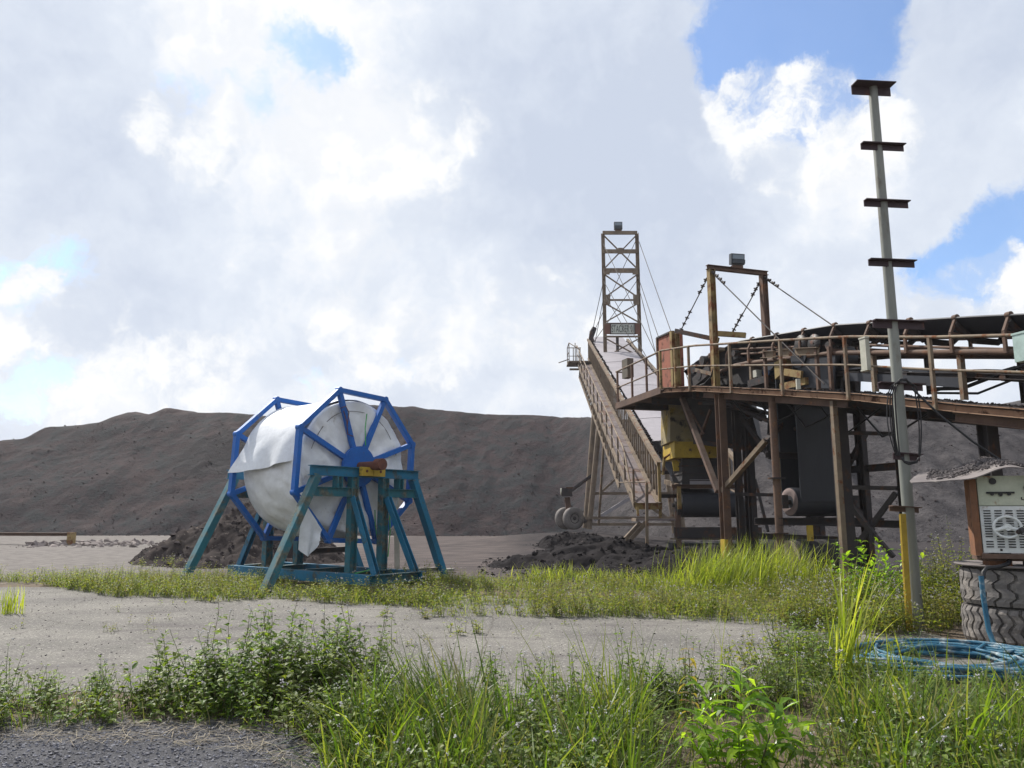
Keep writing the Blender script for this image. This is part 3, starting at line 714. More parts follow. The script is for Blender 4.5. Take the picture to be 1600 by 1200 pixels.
# walkway: deck plate, bright rusted edge beam, beams underneath
kk = [0, 1.95, 3.92, 5.88, 7.85, 9.81, 11.6, 13.5]
for k0, k1 in zip(kk[:-1], kk[1:]):
    MB().bar(F(k0+.012, .43, -.03), F(k1-.012, .43, -.03), .80, .05).build('deck_plate', m_steel, fc)
    MB().channel(F(k0+.006, .02, -.09), F(k1-.006, .02, -.085), .09, .14).build('edge_beam', m_deck, fc)
for k0, k1, w in ((1.9, 5.2, .22), (5.3, 7.3, .14), (9.7, 13.5, .14)):
    MB().ibeam(F(k0, w, -.25), F(k1, w, -.25), .12, .14).build('bearer_beam', m_rust, fc)
MB().ibeam(F(.2, 2.6, -.25), F(13.5, 2.6, -.25), .16, .28).build('bearer_beam', m_steel, fc)
for k in (1.2, 2.9, 4.9, 6.9, 9.0, 11.0, 12.8): MB().ibeam(F(k, .30, -.24), F(k, 2.5, -.24), .12, .2).build('floor_joist', m_steel, fc)
# front handrail
for i in range(6):
    k = 1.64+1.965*i
    MB().angle(F(k, -.035, -.16), F(k, -.035, 1.06), .060, .055, up=KV).build('handrail_post', m_rail, fc)
kr = np.concatenate([[0.02], np.linspace(.5, 13.5, 28)])
MB().tube([F(k, -.035, 1.07) for k in kr], .028, 10).build('top_rail', m_rail, fc)
MB().tube([F(k, -.035, .52) for k in kr], .022, 10).build('mid_rail', m_rail, fc)
for k in (0.02, .9): MB().angle(F(k, -.035, -.05), F(k, -.035, 1.07), .07, .06, up=KV).build('handrail_post', m_yrust, fc)

# landing round the head end
Ac, Bc = F(0, 0, 0), Vector((3.50, 25.4, 5.19)); Dc = F(0, 2.9, 0); Cc = Bc+WV*2.9
for p0, p1, m_ in ((Ac, Bc, m_deck), (Bc, Cc, m_rust), (Cc, Dc, m_steel)):
    MB().channel(p0+UP*-.09, p1+UP*-.09, .10, .20).build('edge_beam', m_ if m_ is not m_deck else m_rust, fc)
MB().add([p+UP*h for h in (-.06, -.01) for p in (Ac+WV*.08, Dc-WV*.06, Cc-WV*.06, Bc+WV*.08)], [(0,3,2,1),(4,5,6,7),(0,1,5,4),(1,2,6,5),(2,3,7,6),(3,0,4,7)]).build('deck_plate', m_rust, fc)
for f_ in (.3, .65): MB().ibeam(Ac.lerp(Bc, f_)+UP*-.24+WV*.15, Dc.lerp(Cc, f_)+UP*-.24, .12, .2).build('floor_joist', m_steel, fc)
for f_ in (.30, .62, .97):
    p = Ac.lerp(Bc, f_); MB().angle(p+UP*-.05, p+UP*1.06, .06, .05, up=KV).build('handrail_post', m_rust, fc)
MB().tube([Ac+UP*1.07, Bc+UP*1.07], .028, 10).build('top_rail', m_rail, fc)
MB().tube([Ac+UP*.52, Bc+UP*.52], .022, 10).build('mid_rail', m_rail, fc)
MB().tube([Bc+UP*1.07, Bc+WV*.6+UP*1.07], .026, 10).build('top_rail', m_rust, fc)
p = Ac.lerp(Bc, .78)+WV*.1
MB().box(p+UP*1.05, (.42, .22, .62), x=(-.3, 1, 0)).build('switch_box', mat('switch_box_paint', (.13,.115,.09), None, 3, .7, rust=(RUST, .4, 5)), fc)

# head box with rusted end plate
h0, h1 = at(1029, 570, 24.0), at(1052, 570, 22.7)
d_ = (h1-h0); d_.z = 0; hm = (h0+h1)/2
zt0, zt1, zl = at(1029, 529, 24.0).z, at(1052, 519, 22.7).z, 5.17
vs = []
for w in (0, .35):
    o_ = WV*w
    vs += [Vector((h0.x, h0.y, zl))+o_, Vector((h1.x, h1.y, zl))+o_, Vector((h1.x, h1.y, zt1))+o_, Vector((h0.x, h0.y, zt0))+o_]
hb = MB().add(vs, [(0,1,2,3),(4,7,6,5),(0,4,5,1),(1,5,6,2),(2,6,7,3),(3,7,4,0)]).build('head_box', m_redbox, fc)
nrm = Vector((-d_.y, d_.x, 0)).normalized()
for f_ in (-.02, 1.02):
    p = h0.lerp(h1, f_); MB().angle(Vector((p.x, p.y, zl)), Vector((p.x, p.y, (zt0 if f_ < .5 else zt1)+.03)), .09, .09, up=d_).build('corner_angle', m_rust, hb)
MB().bar(Vector((h0.x, h0.y, zt0+.02)), Vector((h1.x, h1.y, zt1+.02)), .10, .05).build('top_angle', m_steel, hb)
for px in (1053.5, 1060):
    b_ = at(px, 605, 22.45); b_.z = 5.15; tp = at(px-1, 518, 22.45)
    MB().ibeam(b_, Vector((b_.x, b_.y, tp.z)), .13, .13, up=WV).build('head_post', m_yrust, fc)
MB().bar(at(1056, 517, 22.3), at(1122, 531, 20.9), .10, .13).build('head_beam', m_steel, fc)
MB().bar(at(1118, 521, 21.0), at(1165, 524, 20.6), .12, .14).build('head_beam', m_yrust, fc)
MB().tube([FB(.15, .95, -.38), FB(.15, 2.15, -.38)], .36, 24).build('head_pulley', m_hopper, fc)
# dark skirts and scraper plates that close the head end
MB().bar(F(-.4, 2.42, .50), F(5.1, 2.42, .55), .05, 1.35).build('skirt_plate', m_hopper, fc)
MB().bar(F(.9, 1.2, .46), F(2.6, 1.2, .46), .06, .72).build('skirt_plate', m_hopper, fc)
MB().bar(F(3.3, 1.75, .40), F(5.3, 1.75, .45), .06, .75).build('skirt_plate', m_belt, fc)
MB().bar(F(.45, .72, .55), F(1.55, .72, .35), .04, .10).build('scraper_arm', m_rail, fc)
MB().bar(F(.5, .74, .15), F(1.4, .74, .50), .05, .28).build('scraper_blade', m_steel, fc)
for k, z, c_ in ((.55, .55, m_gears), (.85, .35, m_gears), (1.05, .75, m_gears)):
    MB().disc(F(k, .78, z), WV, .14, .16, 14).build('bearing', c_, fc)
# drive: blue motor, yellow guards, gearbox, beige bracing channels
MB().tube([F(3.55, 1.0, .46), F(3.55, 1.55, .46)], .17, 16).build('drive_motor', m_motor, fc)
MB().box(F(3.25, .95, .36), (.16, .15, .18), x=KV).build('terminal_box', m_cwhite, fc)
MB().box(F(3.4, 1.05, .16), (.75, .5, .18), x=KV).build('motor_base', m_gears, fc)
v_ = [F(4.30, .70, .22), F(4.30, .70, .62), F(4.62, .70, .72), F(4.62, .70, .40), F(4.30, 1.05, .22), F(4.30, 1.05, .62), F(4.62, 1.05, .72), F(4.62, 1.05, .40)]
MB().add(v_, [(0,1,2,3),(7,6,5,4),(0,4,5,1),(1,5,6,2),(2,6,7,3),(3,7,4,0)]).build('coupling_guard', m_yrust, fc)
MB().bar(F(4.66, .72, .40), F(5.25, .72, .34), .06, .16).build('guard_strap', m_yrust, fc)
MB().box(F(4.85, .9, .12), (.95, .3, .16), x=KV).build('gearbox_base', m_yrust, fc)
for k0, k1, z in ((3.95, 4.45, .82), (4.55, 5.05, .85), (5.15, 5.95, .86)):
    MB().channel(F(k0, .62, z), F(k1, .62, z), .08, .17).build('bracing_channel', m_rail, fc)
for k in (4.02, 5.85, 6.25): MB().angle(F(k, .66, 0), F(k, .66, .95), .07, up=KV).build('bracing_post', m_rust, fc)
for k, r_ in ((5.15, .21), (5.60, .21)):
    MB().lathe(F(k, .80, 1.05), WV, [(.02, 0), (r_, 0), (r_, .05), (r_*.75, .06), (r_*.75, .4), (.02, .4)], 20).build('bend_roller', m_gears, fc)
MB().box(F(1.75, .82, 1.0), (.4, .16, .09), x=KV).build('scraper_counterweight', m_rail, fc)
for k, w, z in ((2.0, .9, .7), (2.5, .85, .9), (1.7, .9, .45), (6.0, .9, 1.0), (4.4, .9, 1.12)):
    MB().disc(F(k, w, z), WV, .085, .14, 12).box(F(k, w+.05, z-.1), (.22, .12, .1), x=KV).build('bearing_housing', m_gears, fc)
for k0, k1, z0, z1 in ((2.1, 5.9, 1.02, 1.0), (2.6, 5.5, .88, .92), (6, 8.2, .86, .80), (7.0, 10.5, .98, .9)):
    MB().tube([F(k0, .95, z0), F(k1, .95, z1)], .028, 8).build('conduit', m_rust, fc)
MB().tube([F(1.1, .6, .05), F(1.5, .5, .07), F(1.75, .55, .25), F(1.85, .6, .55)], .022, 6).build('loose_cable', m_cable, fc)

# loop of belt down to the gravity take-up
MB().bar(F(4.80, 1.50, .68), Vector((F(4.80, 1.50).x, F(4.80, 1.50).y, 1.85)), 1.34, .03, up=KV).build('take_up_belt', m_belt, fc)
MB().bar(F(4.14, 1.50, .68), Vector((F(4.14, 1.50).x, F(4.14, 1.50).y, 1.85)), 1.34, .03, up=KV).build('take_up_belt', m_belt, fc)
pc = F(4.47, 1.50); pc.z = 1.84
pl = MB().tube([pc-WV*.72, pc+WV*.72], .325, 32).build('take_up_pulley', m_belt, fc)
MB().lathe(pc-WV*.735, WV, [(.02, .02), (.12, .02), (.20, .0), (.30, -.01), (.31, .012)], 30).build('end_plate', m_conc, pl)
MB().tube([pc-WV*1.0, pc+WV*1.0], .06, 12).build('axle', m_gears, pl)
for s in (-1, 1): MB().box(pc+WV*s*.95, (.16, .34, .30), x=WV).build('bearing_block', m_gears, fc)
MB().bar(F(4.95, .86, .42), F(6.15, .86, .42), .04, .72).build('dark_panel', m_belt, fc)
MB().tube([F(5.05, .80, .78), F(5.05, 2.2, .78)], .28, 24).build('bend_pulley', m_belt, fc)
MB().tube([F(3.9, .85, .70), F(3.9, 2.2, .70)], .25, 24).build('bend_pulley', m_belt, fc)
for dk in (-.42, .42):
    MB().channel(pc+KV*dk-WV*1.35-UP*.44, pc+KV*dk+WV*1.5-UP*.44, .12, .16).build('carriage_beam', m_steel, fc)
MB().bar(pc+KV*.5-WV*.60-UP*.52, pc+KV*.5-WV*.60-UP*.86, .13, .05).build('hanger_strap', m_yellow, fc)
MB().bar(pc+KV*.5+WV*.45-UP*.52, pc+KV*.5+WV*.45-UP*.86, .13, .05).build('hanger_strap', m_steel, fc)
cw = pc-UP*1.28
cwo = MB().tube([cw-WV*.80, cw+WV*1.0], .44, 28).build('counterweight', m_black, fc)
MB().disc(cw-WV*.82, WV, .42, .04, 28).build('concrete_end', m_conc, cwo)
MB().box(pc-WV*1.02+UP*.62, (.10, .16, .75), x=WV).build('guide_block', m_yrust, fc)
MB().channel(pc-WV*1.25+UP*1.06, pc+WV*1.3+UP*1.06, .12, .15).build('guide_beam', m_steel, fc)

# columns
def col(k, w, fn, m_, **kw):
    p = F(k, w, -.20); g0 = Vector((p.x, p.y, gzf(p.x, p.y)-.1)); return fn(g0, p)
c_ = col(2.78, .16, lambda a, b: MB().ibeam(a, b, .20, .20, up=KV).build('column', m_rust, fc), None)
p = F(2.78, .10); MB().bar((p.x-.01, p.y-.03, -.1), (p.x-.01, p.y-.03, .95), .10, .20, up=KV).build('yellow_foot', m_yellow, c_)
col(4.85, .20, lambda a, b: MB().tube([a, b], .085, 14).build('column', m_rust, fc), None)
p = F(4.85, .20)
for z in (1.15, 2.35): MB().disc((p.x, p.y, z), UP, .19, .03, 14).build('column_collar', m_steel, c_)
c2 = col(6.95, .10, lambda a, b: MB().angle(a, b, .11, .09, up=KV).build('column', m_rail, fc), None)
p = F(6.95, .10); MB().bar((p.x, p.y-.06, -.1), (p.x, p.y-.06, .32), .14, .10, up=KV).build('yellow_foot', m_yellow, c2)
for k, w, s_ in ((6.75, .36, .24), (2.9, 2.55, .22), (4.9, 2.5, .14), (.3, 2.5, .2), (10.0, .42, .22)):
    col(k, w, lambda a, b: MB().ibeam(a, b, s_, s_*.9, up=KV).build('column', m_steel, fc), None)
# braces of the transfer tower and the take-up frame
for (x0, y0, Y0), (x1, y1, Y1), w_, m_ in (((1066, 622, 22.2), (1122, 768, 19.6), .14, m_rust), ((1128, 768, 19.4), (1197, 688, 17.7), .13, m_rail), ((1150, 640, 21), (1205, 716, 20.4), .14, m_steel),
        ((1197, 690, 17.7), (1232, 650, 18.4), .13, m_steel), ((1092, 690, 22.0), (1110, 640, 21.6), .07, m_rust), ((1078, 640, 22), (1100, 678, 21.8), .06, m_rust),
        ((1306, 676, 17.0), (1402, 678, 16.2), .10, m_steel), ((1306, 761, 17.0), (1402, 763, 16.2), .11, m_steel), ((1312, 768, 17.0), (1366, 836, 16.4), .12, m_steel), ((1400, 770, 16.2), (1340, 850, 16.8), .12, m_steel), ((1366, 836, 16.4), (1396, 870, 16.1), .10, m_steel),
        ((1150, 772, 19.5), (1232, 774, 18.6), .10, m_steel), ((1200, 900, 18.8), (1222, 820, 18.4), .07, m_rail), ((1180, 750, 22), (1200, 830, 20), .07, m_steel), ((1170, 700, 22), (1150, 780, 22), .07, m_steel)):
    MB().bar(at(x0, y0, Y0), at(x1, y1, Y1), w_, w_*.8).build('brace', m_, fc)
for x0, Yc in ((1338, 18.2), (1402, 16.2), (1270, 20.5), (1262, 21)):
    tp = at(x0, 628, Yc); MB().ibeam((tp.x, tp.y, -.1), tp, .15 if x0 != 1402 else .24, .14, up=KV).build('column', m_steel, fc)

# chute into the stacker
ch = MB().add([at(*p) for p in ((1060, 622, 22.6), (1168, 622, 22.0), (1190, 702, 22.4), (1084, 688, 23.4), (1075, 622, 24.8), (1180, 622, 24.4), (1192, 697, 24.4), (1092, 692, 25.0))],
         [(0,1,2,3),(4,7,6,5),(0,4,5,1),(1,5,6,2),(2,6,7,3),(3,7,4,0)]).build('hopper', m_hopper, fc)
MB().bar(at(1084, 690, 23.2), at(1192, 703, 22.3), .10, .14).build('hopper_flange', m_steel, ch)
def boxpx(x0, x1, y0, y1, Y, depth, m_, nm, par, taper=0):
    a, b, c, d = at(x0, y0, Y), at(x1, y0, Y), at(x1-taper, y1, Y), at(x0+taper, y1, Y)
    dv = Vector((0, depth, 0)); vs = [a, b, c, d]+[p+dv for p in (a, b, c, d)]
    return MB().add(vs, [(0,1,2,3),(4,7,6,5),(0,4,5,1),(1,5,6,2),(2,6,7,3),(3,7,4,0)]).build(nm, m_, par)
m_beige = mat('dirty_yellow_plate', (.33, .27, .14), (.20, .165, .10), 1.3, .8, rust=((.40,.29,.06), .45, 1.2), rust2=(COAL, .40, 1.6), bump=.25)
chute = boxpx(1047, 1098, 628, 690, 24.3, 1.5, m_beige, 'chute', fc)
boxpx(1054, 1120, 690, 715, 24.1, 1.9, m_yellow, 'chute_collar', chute)
vs = [at(1042, 681, 25.6), at(1054.4, 690, 24.1), at(1054.4, 715, 24.1), at(1042, 700, 25.6)]
MB().add(vs+[v+Vector((.12, .05, 0)) for v in vs], [(0,1,2,3),(4,7,6,5),(0,4,5,1),(1,5,6,2),(2,6,7,3),(3,7,4,0)]).build('chute_lip', m_yellow, chute)
boxpx(1066, 1124, 716, 758, 24.3, 1.5, m_hopper, 'rubber_skirt', chute)
for y in (727, 739, 750): boxpx(1065, 1125, y, y+1.6, 24.26, 1.6, m_steel, 'skirt_clamp', chute)

# dark panel added to deepen the shade under the head end; pipes, rear bents
MB().bar(F(1.0, 2.75, -1.15), F(4.0, 2.75, -1.15), .05, 1.5).build('dark_panel', m_hopper, fc)
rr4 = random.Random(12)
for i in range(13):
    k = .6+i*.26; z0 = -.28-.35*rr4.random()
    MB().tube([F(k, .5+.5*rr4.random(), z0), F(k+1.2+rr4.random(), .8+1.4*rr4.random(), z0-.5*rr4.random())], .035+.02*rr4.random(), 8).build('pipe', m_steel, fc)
for k, w in ((1.5, 1.4), (.9, 2.2)):
    p = F(k, w, -.25); MB().ibeam((p.x, p.y, -.1), p, .16, .15, up=KV).build('column', m_steel, fc)
for k0, k1, z0, z1 in ((2.9, 4.9, 1.2, 3.4), (4.9, 2.9, 1.2, 3.4)):
    p0, p1 = F(k0, 2.6), F(k1, 2.6); MB().bar((p0.x, p0.y, z0), (p1.x, p1.y, z1), .10, .10).build('brace', m_steel, fc)
for k0, k1, z in ((1.5, 6.1, 1.35), (2.9, 6.1, 2.6), (.4, 4.9, .95)):
    p0, p1 = F(k0, 2.55), F(k1, 2.55); MB().ibeam((p0.x, p0.y, z), (p1.x, p1.y, z), .12, .16).build('brace', m_steel, fc)
for i in range(5):
    k = 2.6+1.1*i; MB().tube([F(k, .6, -.3), F(k+.5, .7, -.75-.2*rr4.random()), F(k+1.0, .8, -.6), F(k+1.5, .8, -.3)], .02, 6).build('loose_cable', m_cable, fc)

# small fittings on the rail
sg_p = F(8.12, -.10, .74)
MB().box(sg_p, (.15, .09, .56), x=KV).box(sg_p+UP*.3, (.17, .11, .03), x=KV).box(sg_p-UP*.3, (.17, .11, .03), x=KV).solo('rail_lamp', m_cwhite, 'tall cream plastic lamp housing hung on the walkway handrail', 'lamp')
sb = F(11.15, -.08, .88)
MB().box(sb, (.20, .12, .40), x=KV).box(sb+UP*.21, (.22, .14, .03), x=KV).solo('junction_box', m_pale, 'pale green junction box on the walkway rail at the picture edge', 'box')
n = 900
q_ = [F(k, w, .0) for k, w in zip(5.5+7.5*rng.random(n), .1+.72*rng.random(n))]
P = np.array([tuple(p) for p in q_]); 
tag(lumps('spilled_coal', P+np.array([0, 0, .0]), .008+.055*rng.random(n)**3, m_coal, .8, 44), kind='stuff')

# ------------------------------------------------------------------ portal over the belt, with wire stays
pt = thing('portal_frame', F(1.75, 1.45, 0), 'rusted goalpost frame straddling the belt, braced by knotted wire stays', 'frame')
pl0, pr0 = F(1.80, .66, -.02), F(1.80, 2.30, -.02)
zt = at(1124, 421, pl0.y).z
L1, R1 = Vector((pl0.x, pl0.y, zt)), Vector((pr0.x, pr0.y, zt-.03))
MB().ibeam(pl0, L1, .17, .17, up=WV).build('upright', m_yrust, pt)
MB().ibeam(pr0, R1, .17, .17, up=WV).build('upright', m_rust, pt)
MB().ibeam(L1-WV*.12+UP*.06, R1+WV*.14+UP*.06, .14, .12).build('lintel', m_rust, pt)
def knot(rope, p0, p1, f0, f1, r=.03):
    for f_ in np.linspace(f0, f1, 4):
        p = p0.lerp(p1, float(f_)); d = (p1-p0).normalized(); rope.tube([p-d*.07, p+d*.07], [r*.6, r*1.1], 7)
        sd = d.cross(Vector((0, 1, 0))).normalized(); rope.bar(p-sd*.06, p+sd*.06, .022, .03)
for a_, b_, kn in ((L1, at(1064, 516, 22.6), ((.06, .35), (.68, .98))), (R1, at(1306, 512, 17.6), ((.04, .22),)), (L1, at(1288, 600, 15.85), ((.03, .14),)), (R1, at(1143, 522, 21.3), ((.05, .32), (.68, .92)))):
    rp = MB().tube([a_-UP*.06, b_], .016, 7)
    for f0, f1 in kn: knot(rp, a_, b_, f0, f1)
    rp.build('wire_stay', m_wire, pt)
MB().bar(F(6.05, .0, 0), F(6.05, .0, .22), .08, .06).build('stay_lug', m_cwhite, pt)
def floodlight(base, w, d, h, yaw, label, tilt=0):
    o = thing('floodlight', base, label, 'floodlight')
    X = Vector((math.cos(yaw), math.sin(yaw), 0)); Y = Vector((-X.y, X.x, 0)); T = Matrix.Rotation(tilt, 3, X)
    def lb(c, s): 
        cc = base+X*c[0]+(T @ (Y*c[1]+UP*(c[2]-.09)))+UP*.09
        return MB().box(cc, s, x=X, y=T @ Y)
    lb((0, 0, .10+h/2), (w, d, h)).build('casing', m_lamp, o)
    MB().box(base+UP*.035, (w*.8, .12, .07), x=X).build('bracket', m_rust, o)
    lb((0, -d/2-.008, .10+h*.70), (w*.86, .012, h*.40)).build('lens', m_glass, o)
    lb((.01, -d/2-.02, .10+h*.26), (w*.92, .05, h*.36)).build('ballast_box', m_lamp, o)
    for i in range(6): lb((-w*.40+i*w*.16, d/2+.02, .10+h*.5), (.012, .04, h*.85)).build('fin', m_lamp, o)
    return o
floodlight(L1.lerp(R1, .50)+UP*.12, .40, .14, .30, .20, 'small grey floodlight on the lintel of the rusted goalpost frame', .12)
# ------------------------------------------------------------------ stacker: inclined boom, mast, legs
def zb(Y): return 1.88+(Y-25)*.394
def B(X, Y, dz=0): return Vector((X+(Y-25)*.011, Y, zb(Y)+dz))
st = thing('stacker_conveyor', (5.6, 30, 0), 'tall stacker conveyor whose lattice boom with grey cover sheets climbs to a mast', 'conveyor')
m_grate = mat('walkway_grating', (.20, .165, .165), (.135, .112, .115), 3, .8, rust=((.19,.11,.075), .42, 1.2), bump=.6, bscale=30)
Y0, Y1 = 25.0, 48.6
ys_ = np.linspace(Y0, Y1, 9)
for a, b in zip(ys_[:-1], ys_[1:]):
    MB().bar(B(4.30, a+.02), B(4.30, b-.02), .66, .04).build('walkway_grating', m_grate, st)
for X, m_ in ((3.95, m_brownl), (4.66, m_brownl)):
    MB().channel(B(X, Y0, -.04), B(X, Y1, -.04), .08, .18).build('walkway_beam', m_, st)
for X in (3.93,):
    for i, Y in enumerate(np.arange(27.0, 48.7, 1.8)):
        MB().angle(B(X, Y, -.05), B(X, Y, 1.06), .06).build('handrail_post', m_brownl, st)
    MB().tube([B(X, 25.0, .02), B(X, 26.3, .6), B(X, 27.0, 1.0), B(X, 27.6, 1.08), B(X, Y1, 1.08)], .034, 8).build('top_rail', m_rail, st)
    MB().tube([B(X, 26.2, .55), B(X, Y1, .55)], .024, 8).build('mid_rail', m_brownl, st)
MB().angle(B(3.93, 25.0, -.05), B(3.93, 25.0, 1.1), .06).build('handrail_post', m_rail, st)
# side screens hanging beneath the outer rail of the walkway (the ragged outer skin)
def truss(X, m_, mb_):
    tc_ = MB().angle(B(X, Y0-.1, 1.30), B(X, Y1+1, 1.30), .15, .14).build('top_chord', mb_, st)
    MB().angle(B(X, Y0-.1, .02), B(X, Y1+1, .02), .11, .11).build('bottom_chord', m_, st)
    lat = MB(); Ys = np.arange(Y0+.05, Y1+.9, .52)
    for i, Y in enumerate(Ys):
        lat.bar(B(X, Y, .04), B(X, Y, 1.24), .055, .05)
        if i % 2 == 0 and Y < Y1: lat.bar(B(X+.03, Y, .06), B(X+.03, Y+.52, 1.24), .035, .03)
        elif Y < Y1: lat.bar(B(X+.03, Y, 1.24), B(X+.03, Y+.52, .06), .035, .03)
    lat.build('lattice_side', m_, st)
truss(4.76, m_brownl, m_rail); truss(7.36, m_brownl, m_brownl)
MB().bar(B(4.76, 25.0, 1.36), B(4.76, 25.0, -.45), .09, .09).build('end_post', m_yrust, st)
# lower lattice below the walkway that hangs in shadow
for X in (3.98, 7.36):
    MB().angle(B(X, 29, -.95), B(X, 47.5, -.75), .09).build('lower_chord', m_brownl, st)
    lw = MB()
    for Y in np.arange(29, 47.4, .9): lw.bar(B(X, Y, -.05), B(X, Y, -.92), .05, .05).bar(B(X, Y, -.08), B(X, Y+.9, -.88), .035, .035)
    lw.build('lower_lattice', m_brownl, st)
for Y in np.arange(26, 49, 2.3): MB().bar(B(3.95, Y, -.13), B(7.36, Y, -.13), .09, .12).build('cross_member', m_steel, st)
# cover sheets
for i, (a, b) in enumerate(zip(np.arange(27.5, 48, 2.9), np.arange(30.4, 51, 2.9))):
    g = []
    for u in np.linspace(0, 1, 10):
        Y = a+(b-a-.02)*u; row = []
        for v in np.linspace(0, 1, 14):
            X = 5.02+2.18*v; row.append(B(X, Y, 1.26+.06*math.sin(v*math.pi)+(.012 if i % 2 else .0)+.012*float(fbm(X*1.5, Y*.9, 3))))
        g.append(row)
    MB().sheet(g, .012).build('cover_sheet', m_cover, st)
n = 900
yy = 26+23*rng.random(n); k_ = rng.random(n) < .55; xx = np.where(k_, 4.86+.14*rng.random(n), 7.2+.15*rng.random(n))
P = np.array([tuple(B(x, y, 1.29)) for x, y in zip(xx, yy)])
o = lumps('spilled_crust', P, .02+.06*rng.random(n)**2, m_coal, .8, 51); o['kind'] = 'stuff'; o.parent = st; o.location = tuple(-Vector(st.location))
# belt and tail
MB().bar(B(6.25, 25.0, .36), B(6.25, 49.2, .36), 1.6, .04).build('belt', m_belt, st)
tp = at(1108, 789, 24.3)
tx0, tx1 = at(1064, 789, 24.3).x, at(1158, 789, 24.3).x
tpu = MB().tube([(tx0, tp.y, tp.z), (tx1, tp.y, tp.z)], .38, 32).build('tail_pulley', m_belt, st)
MB().tube([(tx0-.28, tp.y, tp.z), (tx1+.28, tp.y, tp.z)], .07, 12).build('axle', m_gears, tpu)
MB().bar((6.25, 24.3, 2.17), B(6.25, 25.2, .36), 1.6, .03).build('belt_lead', m_belt, st)
for X in (tx0-.12, tx1+.12):
    MB().box((X, 24.3, 1.78), (.16, .30, .32)).box((X, 24.1, 1.78), (.10, .08, .5)).build('bearing_block', m_gears, st)
    MB().channel((X, 24.2, 2.42), (X, 26.0, 2.62), .10, .14).build('tail_side_channel', m_brownl, st)
    MB().ibeam((X, 24.25, .1), (X, 24.25, 1.62), .15, .14).build('tail_leg', m_rust if X < 6 else m_steel, st)
MB().channel((tx0-.3, 24.1, 2.40), (tx1+.5, 24.1, 2.40), .12, .12).build('tail_head_channel', m_rust, st)
MB().bar((tx0+.3, 24.3, 2.47), (tx1+.2, 24.3, 2.47), .06, .30, up=UP).build('tail_deck', m_cover, st)
MB().box((tx0-.10, 24.05, 2.05), (.12, .06, .70)).build('tail_bracket', m_yrust, st)
MB().box((6.4, 24.35, .98), (2.6, .5, .34)).build('tail_trough', m_steel, st)
MB().box((6.4, 24.5, .55), (2.9, .6, .22)).build('tail_sill', m_black, st)
MB().bar((4.9, 24.2, .80), (7.6, 24.2, .78), .07, .05).build('tail_tie', m_brownl, st)
MB().bar((4.75, 24.2, .42), (6.0, 24.2, .40), .07, .05).build('tail_tie', m_brownl, st)
for px, py, pz in ((1040, 712, 1), (1066, 727, 1)):
    pass
g0 = at(1037, 742, 24.7)
MB().tube([at(1036, 742, 24.8), at(1038, 716, 24.8), at(1048, 709, 24.8), at(1066, 724, 24.6), at(1066, 742, 24.6)], .045, 8).build('idler_guard', m_yrust, st)
boxpx(1050, 1068, 719, 736, 24.75, .05, m_yellow, 'guard_plate', st, 3)
# foot of the walkway: landing, steps, gate post
MB().channel(at(992, 791, 24.95), at(1035, 791, 24.95), .08, .20).build('end_beam', m_yrust, st)
l0, l1 = at(994, 812, 24.4), at(1056, 812, 24.4)
MB().box(((l0.x+l1.x)/2, 24.6, l0.z), (l1.x-l0.x, .75, .05)).build('landing_plate', m_grate, st)
MB().bar((l0.x-.03, 24.1, l0.z+.0), (l0.x-.03, 25.0, l0.z+.0), .05, .10).build('landing_edge', m_brownl, st)
for px in (996, 1000): pass
MB().bar(at(997, 806, 24.8), at(996, 792, 24.9), .07, .05).build('landing_post', m_yrust, st)
for dx in (0, 9):
    MB().channel(at(1000+dx, 817, 24.3), at(977+dx, 842, 24.0), .06, .13).build('stair_stringer', m_brownl, st)
for f_ in (.12, .42, .72, .98):
    a_, b_ = at(1000, 817, 24.3).lerp(at(977, 842, 24.0), f_), at(1009, 817, 24.3).lerp(at(986, 842, 24.0), f_)
    MB().bar(a_, b_, .12, .03).build('stair_tread', m_brownl, st)
MB().bar(at(1011, 853, 24.1), at(1010.5, 757, 24.1), .085, .085).tube([at(1010.5, 757.5, 24.1), at(1010.3, 751, 24.1)], [.05, .008], 8).build('gate_post', m_rail, st)
MB().tube([at(966, 754, 26.5), at(1010, 753, 24.1)], .022, 6).build('gate_rail', m_brownl, st)
# tip of the boom with its railed platform
pf = MB().box(B(4.05, 48.3, -.05)+Vector((0, .1, 0)), (1.5, 1.6, .10)).build('tip_platform', m_brownl, st)
tpz = zb(48.3)
for X, Y in ((3.36, 47.6), (3.36, 49.1), (3.75, 49.1), (4.2, 49.1), (3.75, 47.6)):
    MB().bar((X+.25, Y, tpz), (X+.25, Y, tpz+1.15), .05, .05).build('rail_post', m_brownl, pf)
MB().tube([(4.5, 49.1, tpz+1.15), (3.61, 49.1, tpz+1.15), (3.61, 47.6, tpz+1.15), B(4.0, 47.0, 1.1)], .03, 6).build('rail', m_brownl, pf)
MB().tube([(4.5, 49.1, tpz+.6), (3.61, 49.1, tpz+.6), (3.61, 47.6, tpz+.6)], .022, 6).build('rail', m_brownl, pf)
MB().bar((3.62, 47.6, tpz+.1), (2.95, 47.7, tpz-.12), .05, .05).build('lever_arm', m_brownl, pf)
MB().box((4.2, 47.9, tpz-.5), (1.1, .1, .12)).build('under_beam', m_brownl, pf)
hp = B(6.2, 49.6, .5)
MB().tube([hp-Vector((1.0, 0, 0)), hp+Vector((1.0, 0, 0))], .45, 24).build('head_pulley', m_steel, st)
for X in (4.99, 7.36):
    MB().bar(B(X, 48.6, -.05), B(X, 50.0, .0), .12, 1.3).build('head_cheek', m_brownl, st)
MB().tube([B(5.05, 49.0, 1.05), B(4.9, 49.0, 1.5), B(5.0, 49.0, 1.9), B(5.15, 49.0, 2.2)], [.14, .16, .2, .16], 10).build('sheave_bracket', m_steel, st)

